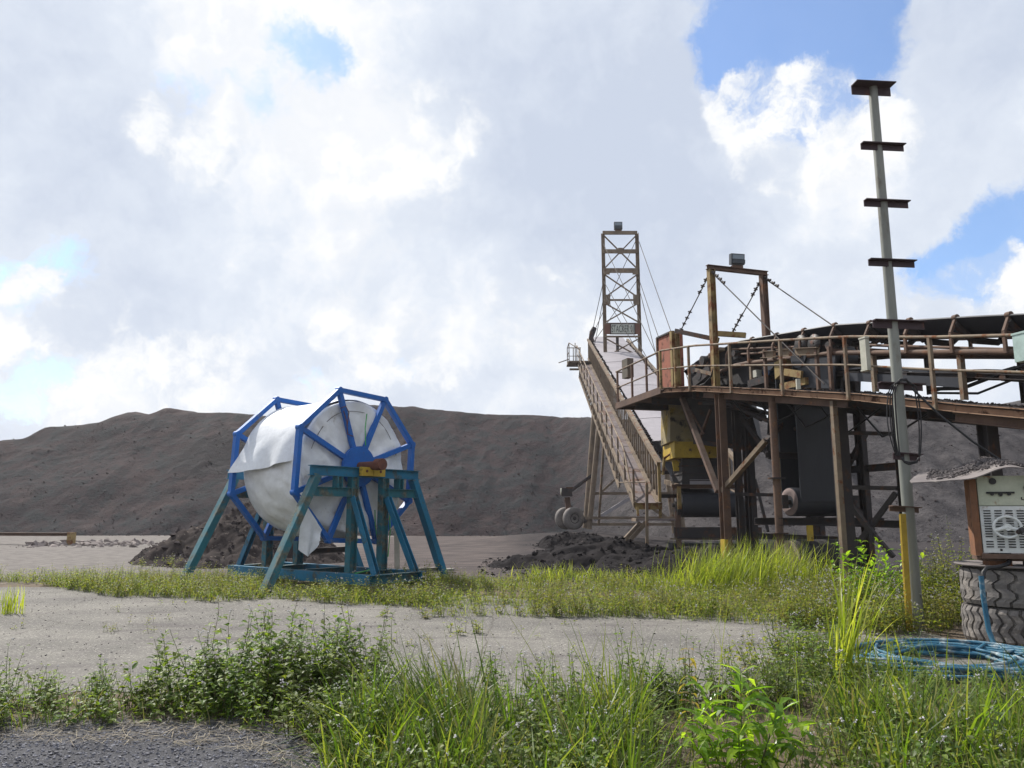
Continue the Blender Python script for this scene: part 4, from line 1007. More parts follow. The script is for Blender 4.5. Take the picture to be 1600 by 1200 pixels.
# lattice mast
MY = 45.0
ml, mr = at(946, 560, MY), at(1000.5, 560, MY); XL, XR = ml.x, mr.x
zbase = zb(MY)+.05; ztop = at(968, 364, MY).z
mast = MB()
for X in (XL, XR): mast.angle((X, MY, zbase-.8), (X, MY, ztop), .20, .20, up=(0, 1, 0))
mast = mast.build('lattice_mast', m_brownl, st)
def mz(py): return at(970, py, MY).z
for py, h_ in ((364, .22), (393, .24), (423, .28), (469, .10), (506, .10), (526, .10), (561, .12)):
    MB().bar((XL-.02, MY-.03, mz(py)), (XR+.02, MY-.03, mz(py)), .10, h_).build('mast_rail', m_brownl, mast)
br = MB()
for y0, y1 in ((368, 419), (429, 464), (474, 503), (529, 557)):
    br.bar((XL+.06, MY+.02, mz(y0)), (XR-.06, MY+.02, mz(y1)), .085, .07).bar((XL+.06, MY+.06, mz(y1)), (XR-.06, MY+.06, mz(y0)), .085, .07)
br.build('cross_bracing', m_brownl, mast)
for py in (393,): MB().box(((XL+XR)/2, MY-.10, mz(py)), (.28, .03, .40)).build('gusset', m_brownl, mast)
for py in (425, 469, 515):
    for X, s in ((XL, 1), (XR, -1)): MB().box((X+s*.17, MY-.12, mz(py)), (.36, .03, .62 if py != 425 else .4)).build('gusset', mat('gusset_red', (.20,.10,.075), None, 2, .8) if py == 515 else m_brownl, mast)
sx0, sx1 = at(953.5, 515, MY).x, at(991, 515, MY).x
sz0, sz1 = mz(523), mz(507)
sgn = MB().box(((sx0+sx1)/2, MY-.18, (sz0+sz1)/2), (sx1-sx0, .04, sz1-sz0)).build('sign_board', m_sign, mast)
fr = MB()
for z in (sz0, sz1): fr.box(((sx0+sx1)/2, MY-.19, z), (sx1-sx0+.10, .08, .05))
for x in (sx0, sx1): fr.box((x, MY-.193, (sz0+sz1)/2), (.05, .08, sz1-sz0))
fr.build('sign_frame', m_purple, sgn)
cu = bpy.data.curves.new('lettering', 'FONT'); cu.body = 'STACKER 01'; cu.align_x = 'CENTER'; cu.align_y = 'CENTER'; cu.extrude = .008; cu.size = 1.0
tmp = bpy.data.objects.new('lettering_source', cu); COL.objects.link(tmp)
bpy.context.view_layer.update()
me = bpy.data.meshes.new_from_object(tmp.evaluated_get(bpy.context.evaluated_depsgraph_get())); me.name = 'lettering'
bpy.data.objects.remove(tmp); bpy.data.curves.remove(cu)
co = np.zeros(len(me.vertices)*3, np.float32); me.vertices.foreach_get('co', co); co = co.reshape(-1, 3)
wd, ht = np.ptp(co[:, 0]), np.ptp(co[:, 1])
co[:, 0] = (co[:, 0]-(co[:, 0].max()+co[:, 0].min())/2)/wd*(sx1-sx0)*.92; co[:, 1] = (co[:, 1]-(co[:, 1].max()+co[:, 1].min())/2)/ht*(sz1-sz0)*.68
W3 = np.stack([co[:, 0]+(sx0+sx1)/2, MY-.208-co[:, 2], co[:, 1]+(sz0+sz1)/2], 1)-np.array(st.location)
me.vertices.foreach_set('co', W3.astype(np.float32).ravel()); me.materials.clear(); me.materials.append(m_letter); me.update()
lo = bpy.data.objects.new('lettering', me); link(lo, sgn)
MB().bar((XL+.75, MY+.1, mz(560)), (XL+.75, MY+.1, mz(527)), .16, .12).build('winch_post', m_steel, mast)
for X, py0, end in ((XR, 368, B(7.36, 29.0, 1.05)), (XR, 432, B(7.36, 33.5, 1.05)), (XR, 445, B(7.36, 37.5, 1.05)), (XL, 436, B(4.99, 49.2, 1.8)), (XL, 460, B(4.99, 48.0, 1.05)), (XL, 380, B(7.0, 31.0, 1.2)),
                    (XL, 440, B(7.1, 36.0, 1.2)), (XR, 372, B(5.0, 49.3, 1.6)), (XR, 436, B(5.05, 48.7, 1.3)), (XL, 460, B(7.1, 40.0, 1.2))):
    MB().tube([Vector((X, MY, mz(py0))), end], .020, 6).build('stay_rope', m_wire, mast)
floodlight(Vector((at(966, 363, MY).x, MY, ztop+.12)), .50, .22, .46, .0, 'dark square floodlight on top of the lattice mast')

# legs and wheels that carry the boom
SY = 38.0
for X, dx in ((4.15, -.75), (7.36, .75)):
    for dy, m_ in ((-1.1, m_brownl), (1.3, m_brownl)):
        p1 = B(X, SY+dy, -.15); p0 = Vector((p1.x+dx*.85, SY+dy*.9, gzf(p1.x+dx, SY)+.25))
        MB().tube([p0, p1], .13, 12).build('support_leg', m_, st)
    p1 = B(X, SY-3.0, -.2); MB().bar(Vector((p1.x+dx*.2, SY-1.0, 1.0)), p1, .10, .10).build('raking_strut', m_rail, st)
for z_, y_ in ((1.05, SY-1.0), (1.35, SY-1.15), (2.5, SY-.9)):
    MB().bar((3.45 if z_ < 2 else 3.8, y_, z_), (8.1, y_, z_), .12, .13).build('leg_tie', m_brownl, st)
MB().bar((3.9, SY-1.1, 1.25), (5.9, SY-1.1, 2.45), .16, .16).build('raking_strut', m_cover, st)
MB().bar((7.6, SY-1.05, 1.2), (5.6, SY-1.05, 2.45), .12, .12).build('raking_strut', m_brownl, st)
MB().bar((2.85, SY+.5, 2.6), (4.05, SY-.4, 3.5), .12, .12).build('raking_strut', m_steel, st)
MB().bar((4.2, SY-1.0, 2.5), (5.2, SY-1.0, 3.4), .10, .10).build('raking_strut', m_brownl, st)
ax = Vector((-.42, .90, 0)).normalized(); wc = at(896, 810, 37.2)
for i in range(2):
    c = wc+ax*(i*.78)
    wh = MB().lathe(c, ax, [(.02, -.13), (.24, -.13), (.27, -.17), (.33, -.18), (.47, -.175), (.525, -.12), (.535, 0), (.525, .12), (.47, .175), (.33, .18), (.24, .14), (.02, .14)], 36).build('wheel', m_tyre, st)
    MB().lathe(c-ax*.14, ax, [(.0, 0), (.06, -.02), (.09, .01), (.2, .015), (.235, -.01), (.24, .02)], 24).build('rim', m_steel, wh)
MB().tube([wc-ax*.12, wc+ax*1.6], .06, 10).build('axle', m_steel, st)
MB().bar(wc+ax*.4+UP*.1, wc+ax*.4+UP*1.0+Vector((-.10, 0, 0)), .26, .22).build('wheel_fork', m_rust, st)
MB().box(wc+ax*.4+UP*1.25+Vector((-.12, -.1, 0)), (.50, .42, .40)).box(wc+ax*.4+UP*1.46+Vector((.02, -.1, 0)), (.40, .36, .05)).build('travel_drive', m_steel, st)
MB().tube([wc+ax*.4+UP*1.28+Vector((-.42, -.12, 0)), wc+ax*.4+UP*1.28+Vector((-.36, -.12, 0))], .16, 14).build('drive_cap', m_cwhite, st)
MB().bar(wc+ax*.4+UP*.55, Vector((3.6, SY, 1.15)), .16, .20).build('wheel_beam', m_steel, st)
# ------------------------------------------------------------------ pole with cross arms
PB_ = Vector((5.60, 11.0, 0))
pole = thing('steel_pole', PB_, 'tall galvanised steel pole carrying short dark angle-iron arms like a ladder', 'pole')
ztp = at(1365, 134, 11).z
MB().tube([PB_-UP*.2, PB_+UP*3, Vector((PB_.x, PB_.y, ztp))], [.084, .076, .066], 24).build('pole_tube', m_pole, pole)
for i, (py, x0, x1, h_) in enumerate(((137, 1335, 1396, .15), (228, 1347, 1414, .10), (317, 1352, 1421, .10), (410, 1359, 1431, .10), (506, 1366, 1446, .12), (603, 1374, 1444, .10), (713, 1398, 1440, .10), (795, 1392, 1438, .08))):
    yy = 11.0-.11+.012*(i % 3)
    a_, b_ = at(x0, py-1, yy-.02), at(x1, py+2, yy+.05)
    MB().angle(a_, b_, .09 if i else .18, h_, up=UP, t=.014).build('cross_arm', m_purple if i < 7 else m_rust, pole)
for py in (182, 365, 560, 660):
    c_ = at(1380, py, 11).z
    MB().disc((PB_.x, PB_.y, c_), UP, .079-.002*max(0, c_-2.0), .012, 24).build('weld_seam', m_pole, pole)
ct = thing('cable_loop', Vector((5.5, 10.8, 2.0)), 'black cables looped between two arms of the galvanised pole', 'cable')
rr = random.Random(4)
for i in range(6):
    lf = i < 4; yv = 10.84-.015*i; x0 = (1389+3*i if lf else 1429+4*(i-4)); x1 = (1400+2*i if lf else 1436+2*(i-4)); sw = (-5+2.0*i if lf else 5)
    pts = [at(1404 if lf else 1420, 597+rr.uniform(-2, 2), yv), at(x0+(3 if lf else -2), 603, yv)]
    for f_ in np.linspace(.06, 1, 10): pts.append(at(x0+(x1-x0)*f_**2+sw*math.sin(f_*3.14), 608+104*f_, yv))
    MB().tube(pts, .008+.004*rr.random(), 7).build('cable', m_cable, ct)
for i in range(3):
    MB().tube([at(1408+2*i, 714, 10.68), at(1411+i, 720+1.5*i, 10.66), at(1420, 722+2*i, 10.65), at(1431+i, 721+i, 10.66), at(1437-i, 715, 10.68)], .008, 7).build('cable', m_cable, ct)
for i in range(3):
    MB().tube([at(1398+i*3, 600, 10.75), at(1406, 595-i, 10.72), at(1416, 594-i, 10.72), at(1424-i*2, 600, 10.75)], .016, 7).build('cable', m_cable, ct)
MB().tube([at(1424, 606, 10.8), at(1470, 650, 10.6), at(1520, 690, 10.4), at(1562, 718, 10.2)], .016, 7).solo('slack_cable', m_cable, 'single black cable running from the pole down to the sheet roof', 'cable')
yb = at(1419, 958, 10.9); yb.z = -.05
MB().channel(yb, at(1410, 803, 10.8), .078, .04, up=(0, 1, 0)).solo('yellow_post', m_yellow, 'yellow painted steel channel leaning beside the galvanised pole', 'post')

# ------------------------------------------------------------------ tyres
TC = Vector((6.42, 9.98, 0))
def tyre(z0, rot, dx, label, H=.455, RO=.66, lug=26, style=0):
    c = TC+Vector((dx[0], dx[1], z0))
    o = thing('tyre', c, label, 'tyre', None)
    pr = [(.36, .03), (.40, .0), (RO-.10, .0), (RO-.045, .03), (RO-.035, H/2), (RO-.045, H-.03), (RO-.10, H), (.40, H), (.36, H-.03), (.35, H/2), (.36, .03)]
    MB().lathe(c, UP, pr, 72).build('carcass', m_tyre, o)
    mb = MB(); nz = 9
    for i in range(lug):
        L, Rr = [], []
        for j in range(nz):
            f_ = j/(nz-1); z = .015+f_*(H-.03)
            off = ((.055 if style == 0 else .03)*(1 if (int(f_*4.01) % 2) else -1) if style == 0 else .05*math.sin(f_*12))
            gap = .028+.01*math.sin(i*3.7+j)
            ta = 2*math.pi*(i/lug)+rot+off+gap*.55; tb = 2*math.pi*((i+1)/lug)+rot+off-gap*.55
            ro = RO-(.0 if .12 < f_ < .88 else .022)+.005*math.sin(i*5+j*2.3)
            L.append((ta, z, ro)); Rr.append((tb, z, ro))
        vs = []
        for (ta, z, ro), (tb, _, _) in zip(L, Rr):
            for th, r_ in ((ta, RO-.06), (ta+.012, ro), ((ta+tb)/2, ro+.004), (tb-.012, ro), (tb, RO-.06)):
                vs.append(c+Vector((math.cos(th)*r_, math.sin(th)*r_, z)))
        fs = [(j*5+k, j*5+k+1, (j+1)*5+k+1, (j+1)*5+k) for j in range(nz-1) for k in range(4)]
        fs += [tuple(range(5)), tuple(range((nz-1)*5+4, (nz-1)*5-1, -1))]
        mb.add(vs, fs)
    mb.build('tread', m_tyre, o)
    return o
tyre(.0, .1, (-.02, .02), 'dusty truck tyre flat on the ground, lower one of the pair under the welder', .455, .655, 34, 1)
tyre(.462, .35, (0, 0), 'dusty truck tyre with deep zigzag lugs, resting on another tyre', .455, .665, 24, 0)
zl_ = .925
pd = []
for r_, h_ in ((.02, 0), (.3, .0), (.62, .004), (.70, .012), (.72, .03), (.70, .04), (.62, .028), (.3, .024), (.02, .024)): pd.append((r_, h_))
MB().lathe(TC+UP*zl_, UP, pd, 48).solo('round_plate', m_roof, 'dark round steel plate laid as a lid over the stacked tyres', 'plate')

# ------------------------------------------------------------------ welding machine
W0 = at(1536, 866, 9.62); WX = Vector((.94, -.34, 0)).normalized(); WY = Vector((.34, .94, 0)).normalized()
WB = W0.z
def w(x, y, z): return Vector((W0.x, W0.y, 0))+WX*x+WY*y+UP*(WB+z)
def wbox(c, s): return MB().box(w(*c), s, x=WX, y=WY)
wm = thing('welding_machine', w(.38, .25, 0), 'old white welding set with slotted front and rust-orange frame, beneath a bent roof sheet', 'machine')
wbox((.40, .30, .47), (.78, .52, .90)).build('casing', m_cream, wm)
fpl = wbox((.405, .012, .30), (.79, .022, .56)).build('front_panel', m_white, wm)
upn = wbox((.405, .016, .77), (.79, .018, .36)).build('upper_panel', m_cream, wm)
wbox((-.045, .12, .45), (.075, .30, .93)).build('frame_side', m_orange, wm)
wbox((.40, .0, -.02), (.84, .10, .055)).build('frame_sill', m_rust, wm)
wbox((.40, .30, -.055), (.84, .50, .05)).build('base_tray', m_rust, wm)
for c in range(6):
    vt = MB()
    for r_ in range(15):
        if (c*7+r_*3) % 11 == 0 and r_ > 10: continue
        vt.box(w(.085+c*.118, -.003, .525-r_*.031), (.076, .012, .013), x=WX, y=WY)
    vt.build('vent_slots', m_dark, fpl)
for x in (.20, .46, .70): MB().disc(w(x, -.004, .055), WY, .014, .014, 10).build('screw', m_gears, fpl)
wbox((.25, .0, .745), (.30, .03, .022)).build('scale_slot', m_dark, upn)
for x, z in ((.16, .732), (.25, .722), (.34, .732)): MB().disc(w(x, -.005, z), WY, .022, .03, 12).build('scale_knob', m_dark, upn)
MB().disc(w(.555, -.01, .80), WY, .052, .05, 18).build('switch_knob', m_dark, upn)
MB().disc(w(.18, -.0, .885), WY, .04, .02, 14).build('blank_hole', m_gears, upn)
pf_ = MB()
for a_, b_ in (((.47, .66), (.63, .66)), ((.63, .66), (.63, .90)), ((.47, .66), (.47, .69))): pf_.bar(w(a_[0], .004, a_[1]), w(b_[0], .004, b_[1]), .008, .010)
pf_.build('switch_outline', m_gears, upn)
hc = (.27, -.085, .33)
hw = MB(); hw.tube([w(hc[0]+.145*math.cos(t_), hc[1], hc[2]+.125*math.sin(t_)) for t_ in np.linspace(0, 2*math.pi, 40)], .017, 10, cap=False)
for t_ in (3.5, 5.9): hw.tube([w(*hc), w(hc[0]+.14*math.cos(t_), hc[1], hc[2]+.12*math.sin(t_))], [.030, .022], 10)
hw.disc(w(*hc), WY, .042, .05, 16)
hw = hw.build('handwheel', m_white, wm)
MB().tube([w(.27, -.085, .33), w(.27, .01, .33)], .018, 10).build('spindle', m_gears, hw)
MB().tube([w(.37, -.10, .27), w(.41, -.17, .30)], [.028, .036], 12).build('crank_knob', m_gears, hw)
wbox((.20, .28, -.115), (.24, .40, .09)).build('skid', m_orange, wm)
wbox((.62, .28, -.115), (.20, .40, .09)).build('skid', m_steel, wm)

# bent roof sheet with fines lying on it
def roofz(u): return .885+.155*math.exp(-((u-.36)/.36)**2)-.04*max(0, -.25-u)+.05*max(0, u-1.0)
g = []
for i in range(56):
    u = -.74+i/55*2.1; row = []
    for j in range(14):
        v = -.20+j/13*1.15
        uu = u+max(0, v)*.25*max(0, (.3-u))
        row.append(w(uu, v, roofz(u)+.15*(v+.2)+.012*float(fbm(u*3, v*3, 3))))
    g.append(row)
MB().sheet(g, .012).solo('roof_sheet', m_roof, 'curved grey metal sheet heaped with coal dust, roofing the white welding machine', 'roof sheet')
n = 9000
uu = -.55+1.85*rng.random(n); vv = .0+.95*rng.random(n)
k_ = (rng.random(n) < .15+.85*smooth(.05, .45, vv-.25*np.maximum(0, .2-uu)+.2*fbm(uu*3, vv*3, 3))); uu, vv = uu[k_], vv[k_]
P = np.array([tuple(w(u+max(0, v)*.25*max(0, (.3-u)), v, roofz(u)+.15*(v+.2)+.012+.045*max(0, float(fbm(u*4+3, v*4, 3))+.2))) for u, v in zip(uu, vv)])
tag(lumps('roof_coal', P, .004+.030*rng.random(len(P))**3, mat('roof_fines', (.12,.105,.105), (.05,.045,.046), 4, .95, bump=.4), .7, 61), kind='stuff')

# ------------------------------------------------------------------ cable and hoses
MB().tube([w(.30, .1, -.06), w(.25, -.05, -.10), w(.12, -.18, -.135), w(-.03, -.26, -.150), w(-.075, -.30, -.20), w(-.08, -.31, -.26)], .024, 10).solo('power_lead', m_cable, 'thick black lead coming out from under the welding set', 'cable')
hp_ = [at(1533, 900, 9.14), at(1536, 930, 9.12), at(1540, 955, 9.12), at(1545, 985, 9.10), at(1553, 1006, 9.06), at(1560, 1018, 8.95), at(1570, 1026, 8.8)]
MB().tube(hp_, .028, 10).solo('hose', m_hose, 'blue hose hanging straight down the side of the two tyres', 'hose')
CC = onz(1492, 1043); pts = []
hr = random.Random(9); nl = 22
ph = [hr.uniform(0, 6.28) for _ in range(6)]
for i in range(nl*44):
    th = i/44*2*math.pi; l = i/44
    r_ = 1.0-.42*((l*7.3) % nl)/nl+.06*math.sin(th*.37+1)+.06*math.sin(2*th+l*1.9)+.035*math.sin(3*th+l*2.7)+.015*math.sin(7*th+l)
    z = .03+.11*(((l*3.1) % nl)/nl)+.02*math.sin(th*3+l*2)
    pts.append(CC+Vector((r_*1.08*math.cos(th)+.12*math.sin(l*1.7), r_*.92*math.sin(th)+.10*math.cos(l*2.3), z)))
MB().tube(pts, .0175, 7).solo('hose_coil', m_hose, 'loosely coiled faded blue hose lying in the weeds by the tyres', 'hose')
# ------------------------------------------------------------------ vegetation
def project(P):
    P = np.asarray(P, float); zc = P[:,1]*math.cos(PITCH)+(P[:,2]-CAM_H)*math.sin(PITCH); yc = -P[:,1]*math.sin(PITCH)+(P[:,2]-CAM_H)*math.cos(PITCH)
    return 800+FPX*P[:,0]/zc, 600-FPX*yc/zc
def inpoly(px, py, poly):
    r = np.zeros(len(px), bool); n = len(poly)
    for i in range(n):
        (x0, y0), (x1, y1) = poly[i], poly[(i+1) % n]
        c = (y0 > py) != (y1 > py)
        r ^= c & (px < (x1-x0)*(py-y0)/((y1-y0) or 1e-9)+x0)
    return r
def region(poly, n, seed, box):
    """n points spread over the patch of ground that the outline encloses"""
    g = np.random.default_rng(seed); out = []; tot = 0
    for _ in range(60):
        x = box[0]+(box[1]-box[0])*g.random(4000); y = box[2]+(box[3]-box[2])*g.random(4000)
        a, b = project(np.stack([x, y, x*0], 1)); k = inpoly(a, b, poly)
        out.append(np.stack([x[k], y[k]], 1)); tot += k.sum()
        if tot >= n: break
    P = np.concatenate(out)[:n]; return np.column_stack([P, gz(P[:,0], P[:,1])])

def blades(B0, L, Wd, lean, curve, az, g, flat=False):
    """tapered, bent strips; returns vertices and quads"""
    n = len(B0); T = np.array([0, .3, .62, .86, 1.0]); wt = np.array([.75, 1.0, .78, .42, .04])
    d = np.stack([np.cos(az), np.sin(az), np.zeros(n)], 1); ft = az+np.pi/2+(g.random(n)-.5)*1.6
    sd = np.stack([np.cos(ft), np.sin(ft), np.zeros(n)], 1)
    V = []
    for t_, w_ in zip(T, wt):
        o = lean*t_+curve*t_**2.2; up = np.sqrt(np.maximum(.03, 1-np.minimum(.97, (lean*.9+curve*t_*1.0))**2))*t_
        if flat: up = up*0+.03
        c = B0+d*(o*L)[:, None]+np.array([0, 0, 1.0])[None]*(up*L)[:, None]
        V += [c-sd*(Wd*w_/2)[:, None], c+sd*(Wd*w_/2)[:, None]]
    V = np.stack(V, 1)
    q = np.array([(0,1,3,2),(2,3,5,4),(4,5,7,6),(6,7,9,8)])
    return V.reshape(-1, 3), (q[None]+np.arange(n)[:, None, None]*10).reshape(-1, 4)

def leaves(Lv):
    """Lv: rows of base(3) dir(3) side(3) length width droop"""
    A_ = np.asarray(Lv, float); b, d, s, L, w_, dr = A_[:,0:3], A_[:,3:6], A_[:,6:9], A_[:,9:10], A_[:,10:11], A_[:,11:12]
    nn = np.cross(d, s); Z = np.array([[0, 0, 1.0]])
    m1 = b+d*L*.35; m2 = b+d*L*.70-Z*L*dr*.35; t_ = b+d*L-Z*L*dr
    V = np.stack([b, m1-s*w_*.5+nn*w_*.12, m1, m1+s*w_*.5+nn*w_*.12, m2-s*w_*.40+nn*w_*.1, m2, m2+s*w_*.40+nn*w_*.1, t_, b], 1)
    q = np.array([(0,2,1,1),(2,5,4,1),(5,7,7,4),(0,3,3,2),(2,3,6,5),(5,6,7,7)])
    q = np.array([(1,0,2,2),(1,2,5,4),(4,5,7,7),(2,0,3,3),(2,3,6,5),(5,6,7,7)])
    V = V[:, :8]
    # triangles written as quads need distinct corners: give each its own split corner
    q = np.array([(0,2,5,1),(1,5,7,4),(0,3,5,2),(3,6,7,5)])
    n = len(A_)
    return V.reshape(-1, 3), (q[None]+np.arange(n)[:, None, None]*8).reshape(-1, 4)
def stems(Sv):
    A_ = np.asarray(Sv, float); p0, p1, r0, r1 = A_[:,0:3], A_[:,3:6], A_[:,6:7], A_[:,7:8]; n = len(A_)
    d = p1-p0; d /= np.linalg.norm(d, axis=1)[:, None]+1e-9
    x = np.cross(d, np.array([[.3, .9, .2]])); x /= np.linalg.norm(x, axis=1)[:, None]; y = np.cross(d, x)
    V = []
    for p, r in ((p0, r0), (p1, r1)):
        for k in range(3): V.append(p+(x*math.cos(2.094*k)+y*math.sin(2.094*k))*r)
    V = np.stack(V, 1); q = np.array([(0,1,4,3),(1,2,5,4),(2,0,3,5)])
    return V.reshape(-1, 3), (q[None]+np.arange(n)[:, None, None]*6).reshape(-1, 4)
def joinm(parts):
    V, F, M_ = [], [], []; o = 0
    for i, (v, f) in enumerate(parts):
        V.append(v); F.append(f+o); M_.append(np.full(len(f), i)); o += len(v)
    return np.concatenate(V), np.concatenate(F), np.concatenate(M_)
def puffs(Fl, seed=2):
    A_ = np.asarray(Fl, float); n = len(A_); g = np.random.default_rng(seed)
    base = np.array([(1,0,0),(-1,0,0),(0,1,0),(0,-1,0),(0,0,1),(0,0,-1)], float)
    V = base[None]*(.6+.7*g.random((n, 6, 1)))*A_[:, 3][:, None, None]+A_[:, None, 0:3]
    F_ = (OCT_F[None]+np.arange(n)[:, None, None]*6).reshape(-1, 3)
    return V.reshape(-1, 3), F_

def weed(g, x, y, z, h, ns, leaf, Lv, Sv, Fl, fl=.7, spread=.55, node=.055, wide=.52):
    """an upright branching weed with paired leaves and small pale flower heads"""
    for s in range(ns):
        az = g.uniform(0, 6.283); tl = g.uniform(.05, spread); hh = h*g.uniform(.55, 1.0)
        p = np.array([x+g.uniform(-.03, .03), y+g.uniform(-.03, .03), z-.01]); d = np.array([math.cos(az)*tl, math.sin(az)*tl, 1.0]); d /= np.linalg.norm(d)
        nn = max(3, int(hh/node)); step = hh/nn; rot = g.uniform(0, 3.14); rs = .0030+.0025*h
        for i in range(nn):
            f = i/nn
            d = d+np.array([g.uniform(-.10, .10), g.uniform(-.10, .10), .05]); d /= np.linalg.norm(d)
            p1 = p+d*step; Sv.append((*p, *p1, rs*(1-.6*f), rs*(1-.6*(f+1/nn)))); p = p1
            rot += 1.571+g.uniform(-.4, .4)
            if f < .12 and g.random() < .5: continue
            for q_ in (0, math.pi):
                if g.random() < .14: continue
                a = rot+q_; e = g.uniform(-.1, .75); ld = np.array([math.cos(a)*math.cos(e), math.sin(a)*math.cos(e), math.sin(e)])
                L = leaf*(1.15-.65*f)*g.uniform(.6, 1.2); sd = np.array([-math.sin(a), math.cos(a), g.uniform(-.3, .3)])
                pet = p+ld*L*.25
                Lv.append((*pet, *ld, *sd, L, L*wide*g.uniform(.8, 1.2), g.uniform(.0, .5)))
                if f > .6 and g.random() < .16*fl:            # side shoot with its own head
                    pe = p+ld*L*.5+np.array([0, 0, g.uniform(.03, .09)*(.5+h)]); Sv.append((*p, *pe, rs*.45, rs*.3))
                    for _ in range(g.integers(2, 5)): Fl.append((*(pe+g.uniform(-.009, .009, 3)), g.uniform(.0035, .007)))
        if g.random() < fl*.62:
            for b_ in range(g.integers(1, 3)):
                pe = p+np.array([g.uniform(-.03, .03), g.uniform(-.03, .03), g.uniform(.02, .06)]); Sv.append((*p, *pe, rs*.4, rs*.3))
                for _ in range(g.integers(3, 6)): Fl.append((*(pe+g.uniform(-.011, .011, 3)), g.uniform(.004, .008)))

l_weed = leafmat('weed_leaves', [(.050,.096,.018),(.085,.15,.026),(.13,.205,.034),(.18,.255,.046),(.25,.30,.07)], .38, .5, patch=((.10,.085,.03), 2.2, .5))
l_far = leafmat('roadside_weed_leaves', [(.095,.145,.020),(.165,.22,.030),(.24,.28,.042),(.31,.32,.06),(.22,.16,.06)], .42, .55, patch=((.15,.115,.05), 1.1, .6))
l_stem = leafmat('weed_stalks', [(.08,.12,.035),(.13,.16,.05),(.13,.08,.05)], .1, .6)
l_flower = mat('pale_lilac_flower_heads', (.64,.62,.62), (.46,.43,.46), 30, .8, bump=0)
l_grass = leafmat('grass_blades', [(.030,.058,.010),(.052,.092,.016),(.085,.135,.022),(.125,.18,.03),(.18,.21,.045),(.24,.20,.11)], .45, .45)
l_mid = leafmat('bright_grass_blades', [(.05,.10,.014),(.085,.15,.02),(.13,.20,.026),(.19,.25,.035),(.26,.25,.08)], .5, .4)
l_lime = leafmat('sunlit_young_grass', [(.14,.185,.026),(.21,.26,.034),(.29,.33,.048),(.37,.37,.085)], .55, .42)
l_strip = leafmat('short_roadside_grass', [(.08,.12,.022),(.14,.195,.035),(.21,.24,.05),(.27,.25,.09)], .45, .55)
l_straw = leafmat('dry_straw', [(.30,.26,.20),(.38,.33,.27),(.22,.18,.14),(.15,.12,.10)], .2, .8)
l_broad = leafmat('glossy_broad_leaves', [(.10,.20,.016),(.16,.28,.022),(.23,.35,.03),(.31,.41,.06)], .55, .28)
l_yell = leafmat('yellowing_leaves', [(.25,.20,.055),(.33,.25,.09),(.20,.19,.05),(.30,.17,.09)], .4, .5)

STRIP = [(-60,895),(120,897),(300,899),(430,905),(560,917),(700,903),(800,899),(940,905),(1060,922),(1250,930),(1330,955),(1290,985),(1200,979),(1100,972),(1000,967),(780,966),(690,972),(640,950),(560,947),(420,937),(330,942),(250,934),(180,934),(60,914),(-60,908)]
FRONT = [(-120,1095),(60,1100),(240,1104),(280,1088),(420,1080),(600,1090),(700,1110),(900,1100),(1100,1095),(1190,1080),(1235,1020),(1330,1000),(1420,1010),(1480,1090),(1650,1110),(1900,1500),(500,1500),(540,1230),(470,1165),(420,1150),(250,1140),(0,1150),(-120,1190)]
RIGHT = [(1225,930),(1330,925),(1480,925),(1530,960),(1480,990),(1400,985),(1290,990),(1225,985)]
g = np.random.default_rng(21)

# low weeds and grass in the strip beyond the concrete
Lv, Sv, Fl = [], [], []
for x, y, z in region(STRIP, 4200, 1, (-22, 8, 11, 19)):
    dense = float(fbm(x*.55, y*.9, 3))
    if g.random() < .30-dense*1.6: continue
    weed(g, x, y, z, g.uniform(.12, .46)*(1+1.0*dense), g.integers(1, 4), .066, Lv, Sv, Fl, .2, .6, .05, .62)
for x, y, z in region(RIGHT, 620, 2, (3, 10, 8, 17)):
    weed(g, x, y, z, g.uniform(.25, .72), g.integers(2, 5), .068, Lv, Sv, Fl, .5, .45, .05, .6)
v, f, mi = joinm([leaves(Lv), stems(Sv)])
tag(mesh_np('weed_cover', v, f, [l_far, l_stem], mi), kind='stuff')
FV, FF = puffs(Fl); tag(mesh_np('weed_flowers', FV, FF, l_flower), kind='stuff')
B0 = np.concatenate([region(STRIP, 24000, 5, (-22, 8, 11, 19)), region(RIGHT, 2500, 6, (3, 10, 8, 17))])
dn = fbm(B0[:,0]*.55, B0[:,1]*.9, 3); B0 = B0[g.random(len(B0)) < .70+1.5*dn]
n = len(B0); v, f = blades(B0, .08+.30*g.random(n)**1.8, .005+.006*g.random(n), .1+.4*g.random(n), .1+.5*g.random(n), g.random(n)*6.283, g)
tag(mesh_np('grass', v, f, l_strip), kind='stuff')

# foreground: flowering weeds mixed with long grass
Lv, Sv, Fl = [], [], []
P = region(FRONT, 1250, 7, (-9, 9, 3.0, 9.6)); ppx, ppy = project(P)
for (x, y, z), a, b in zip(P, ppx, ppy):
    if a < 270 and g.random() < .25: continue
    if 560 < a < 1200 and b > 1190 and g.random() < .35: continue
    if 1030 < a < 1310 and b > 1115 and g.random() < .95: continue
    if a > 1280 and b > 1100 and g.random() < .45: continue
    if math.hypot(x-CC.x, y-CC.y) < 1.12 and g.random() < .78: continue
    h = g.uniform(.22, .58)*(.8 if a < 300 else 1.0)*(.55 if a > 1330 and b < 1150 else 1)
    weed(g, x, y, z, h, g.integers(1, 5), .070, Lv, Sv, Fl, .26 if a > 300 else .1, .6, .046, .6)
v, f, mi = joinm([leaves(Lv), stems(Sv)])
tag(mesh_np('weed_cover', v, f, [l_weed, l_stem], mi), kind='stuff')
FV, FF = puffs(Fl); tag(mesh_np('weed_flowers', FV, FF, l_flower), kind='stuff')
TALL = [(520,1165),(640,1120),(760,1140),(900,1115),(1060,1120),(1240,1130),(1330,1125),(1700,1130),(1900,1500),(430,1500)]
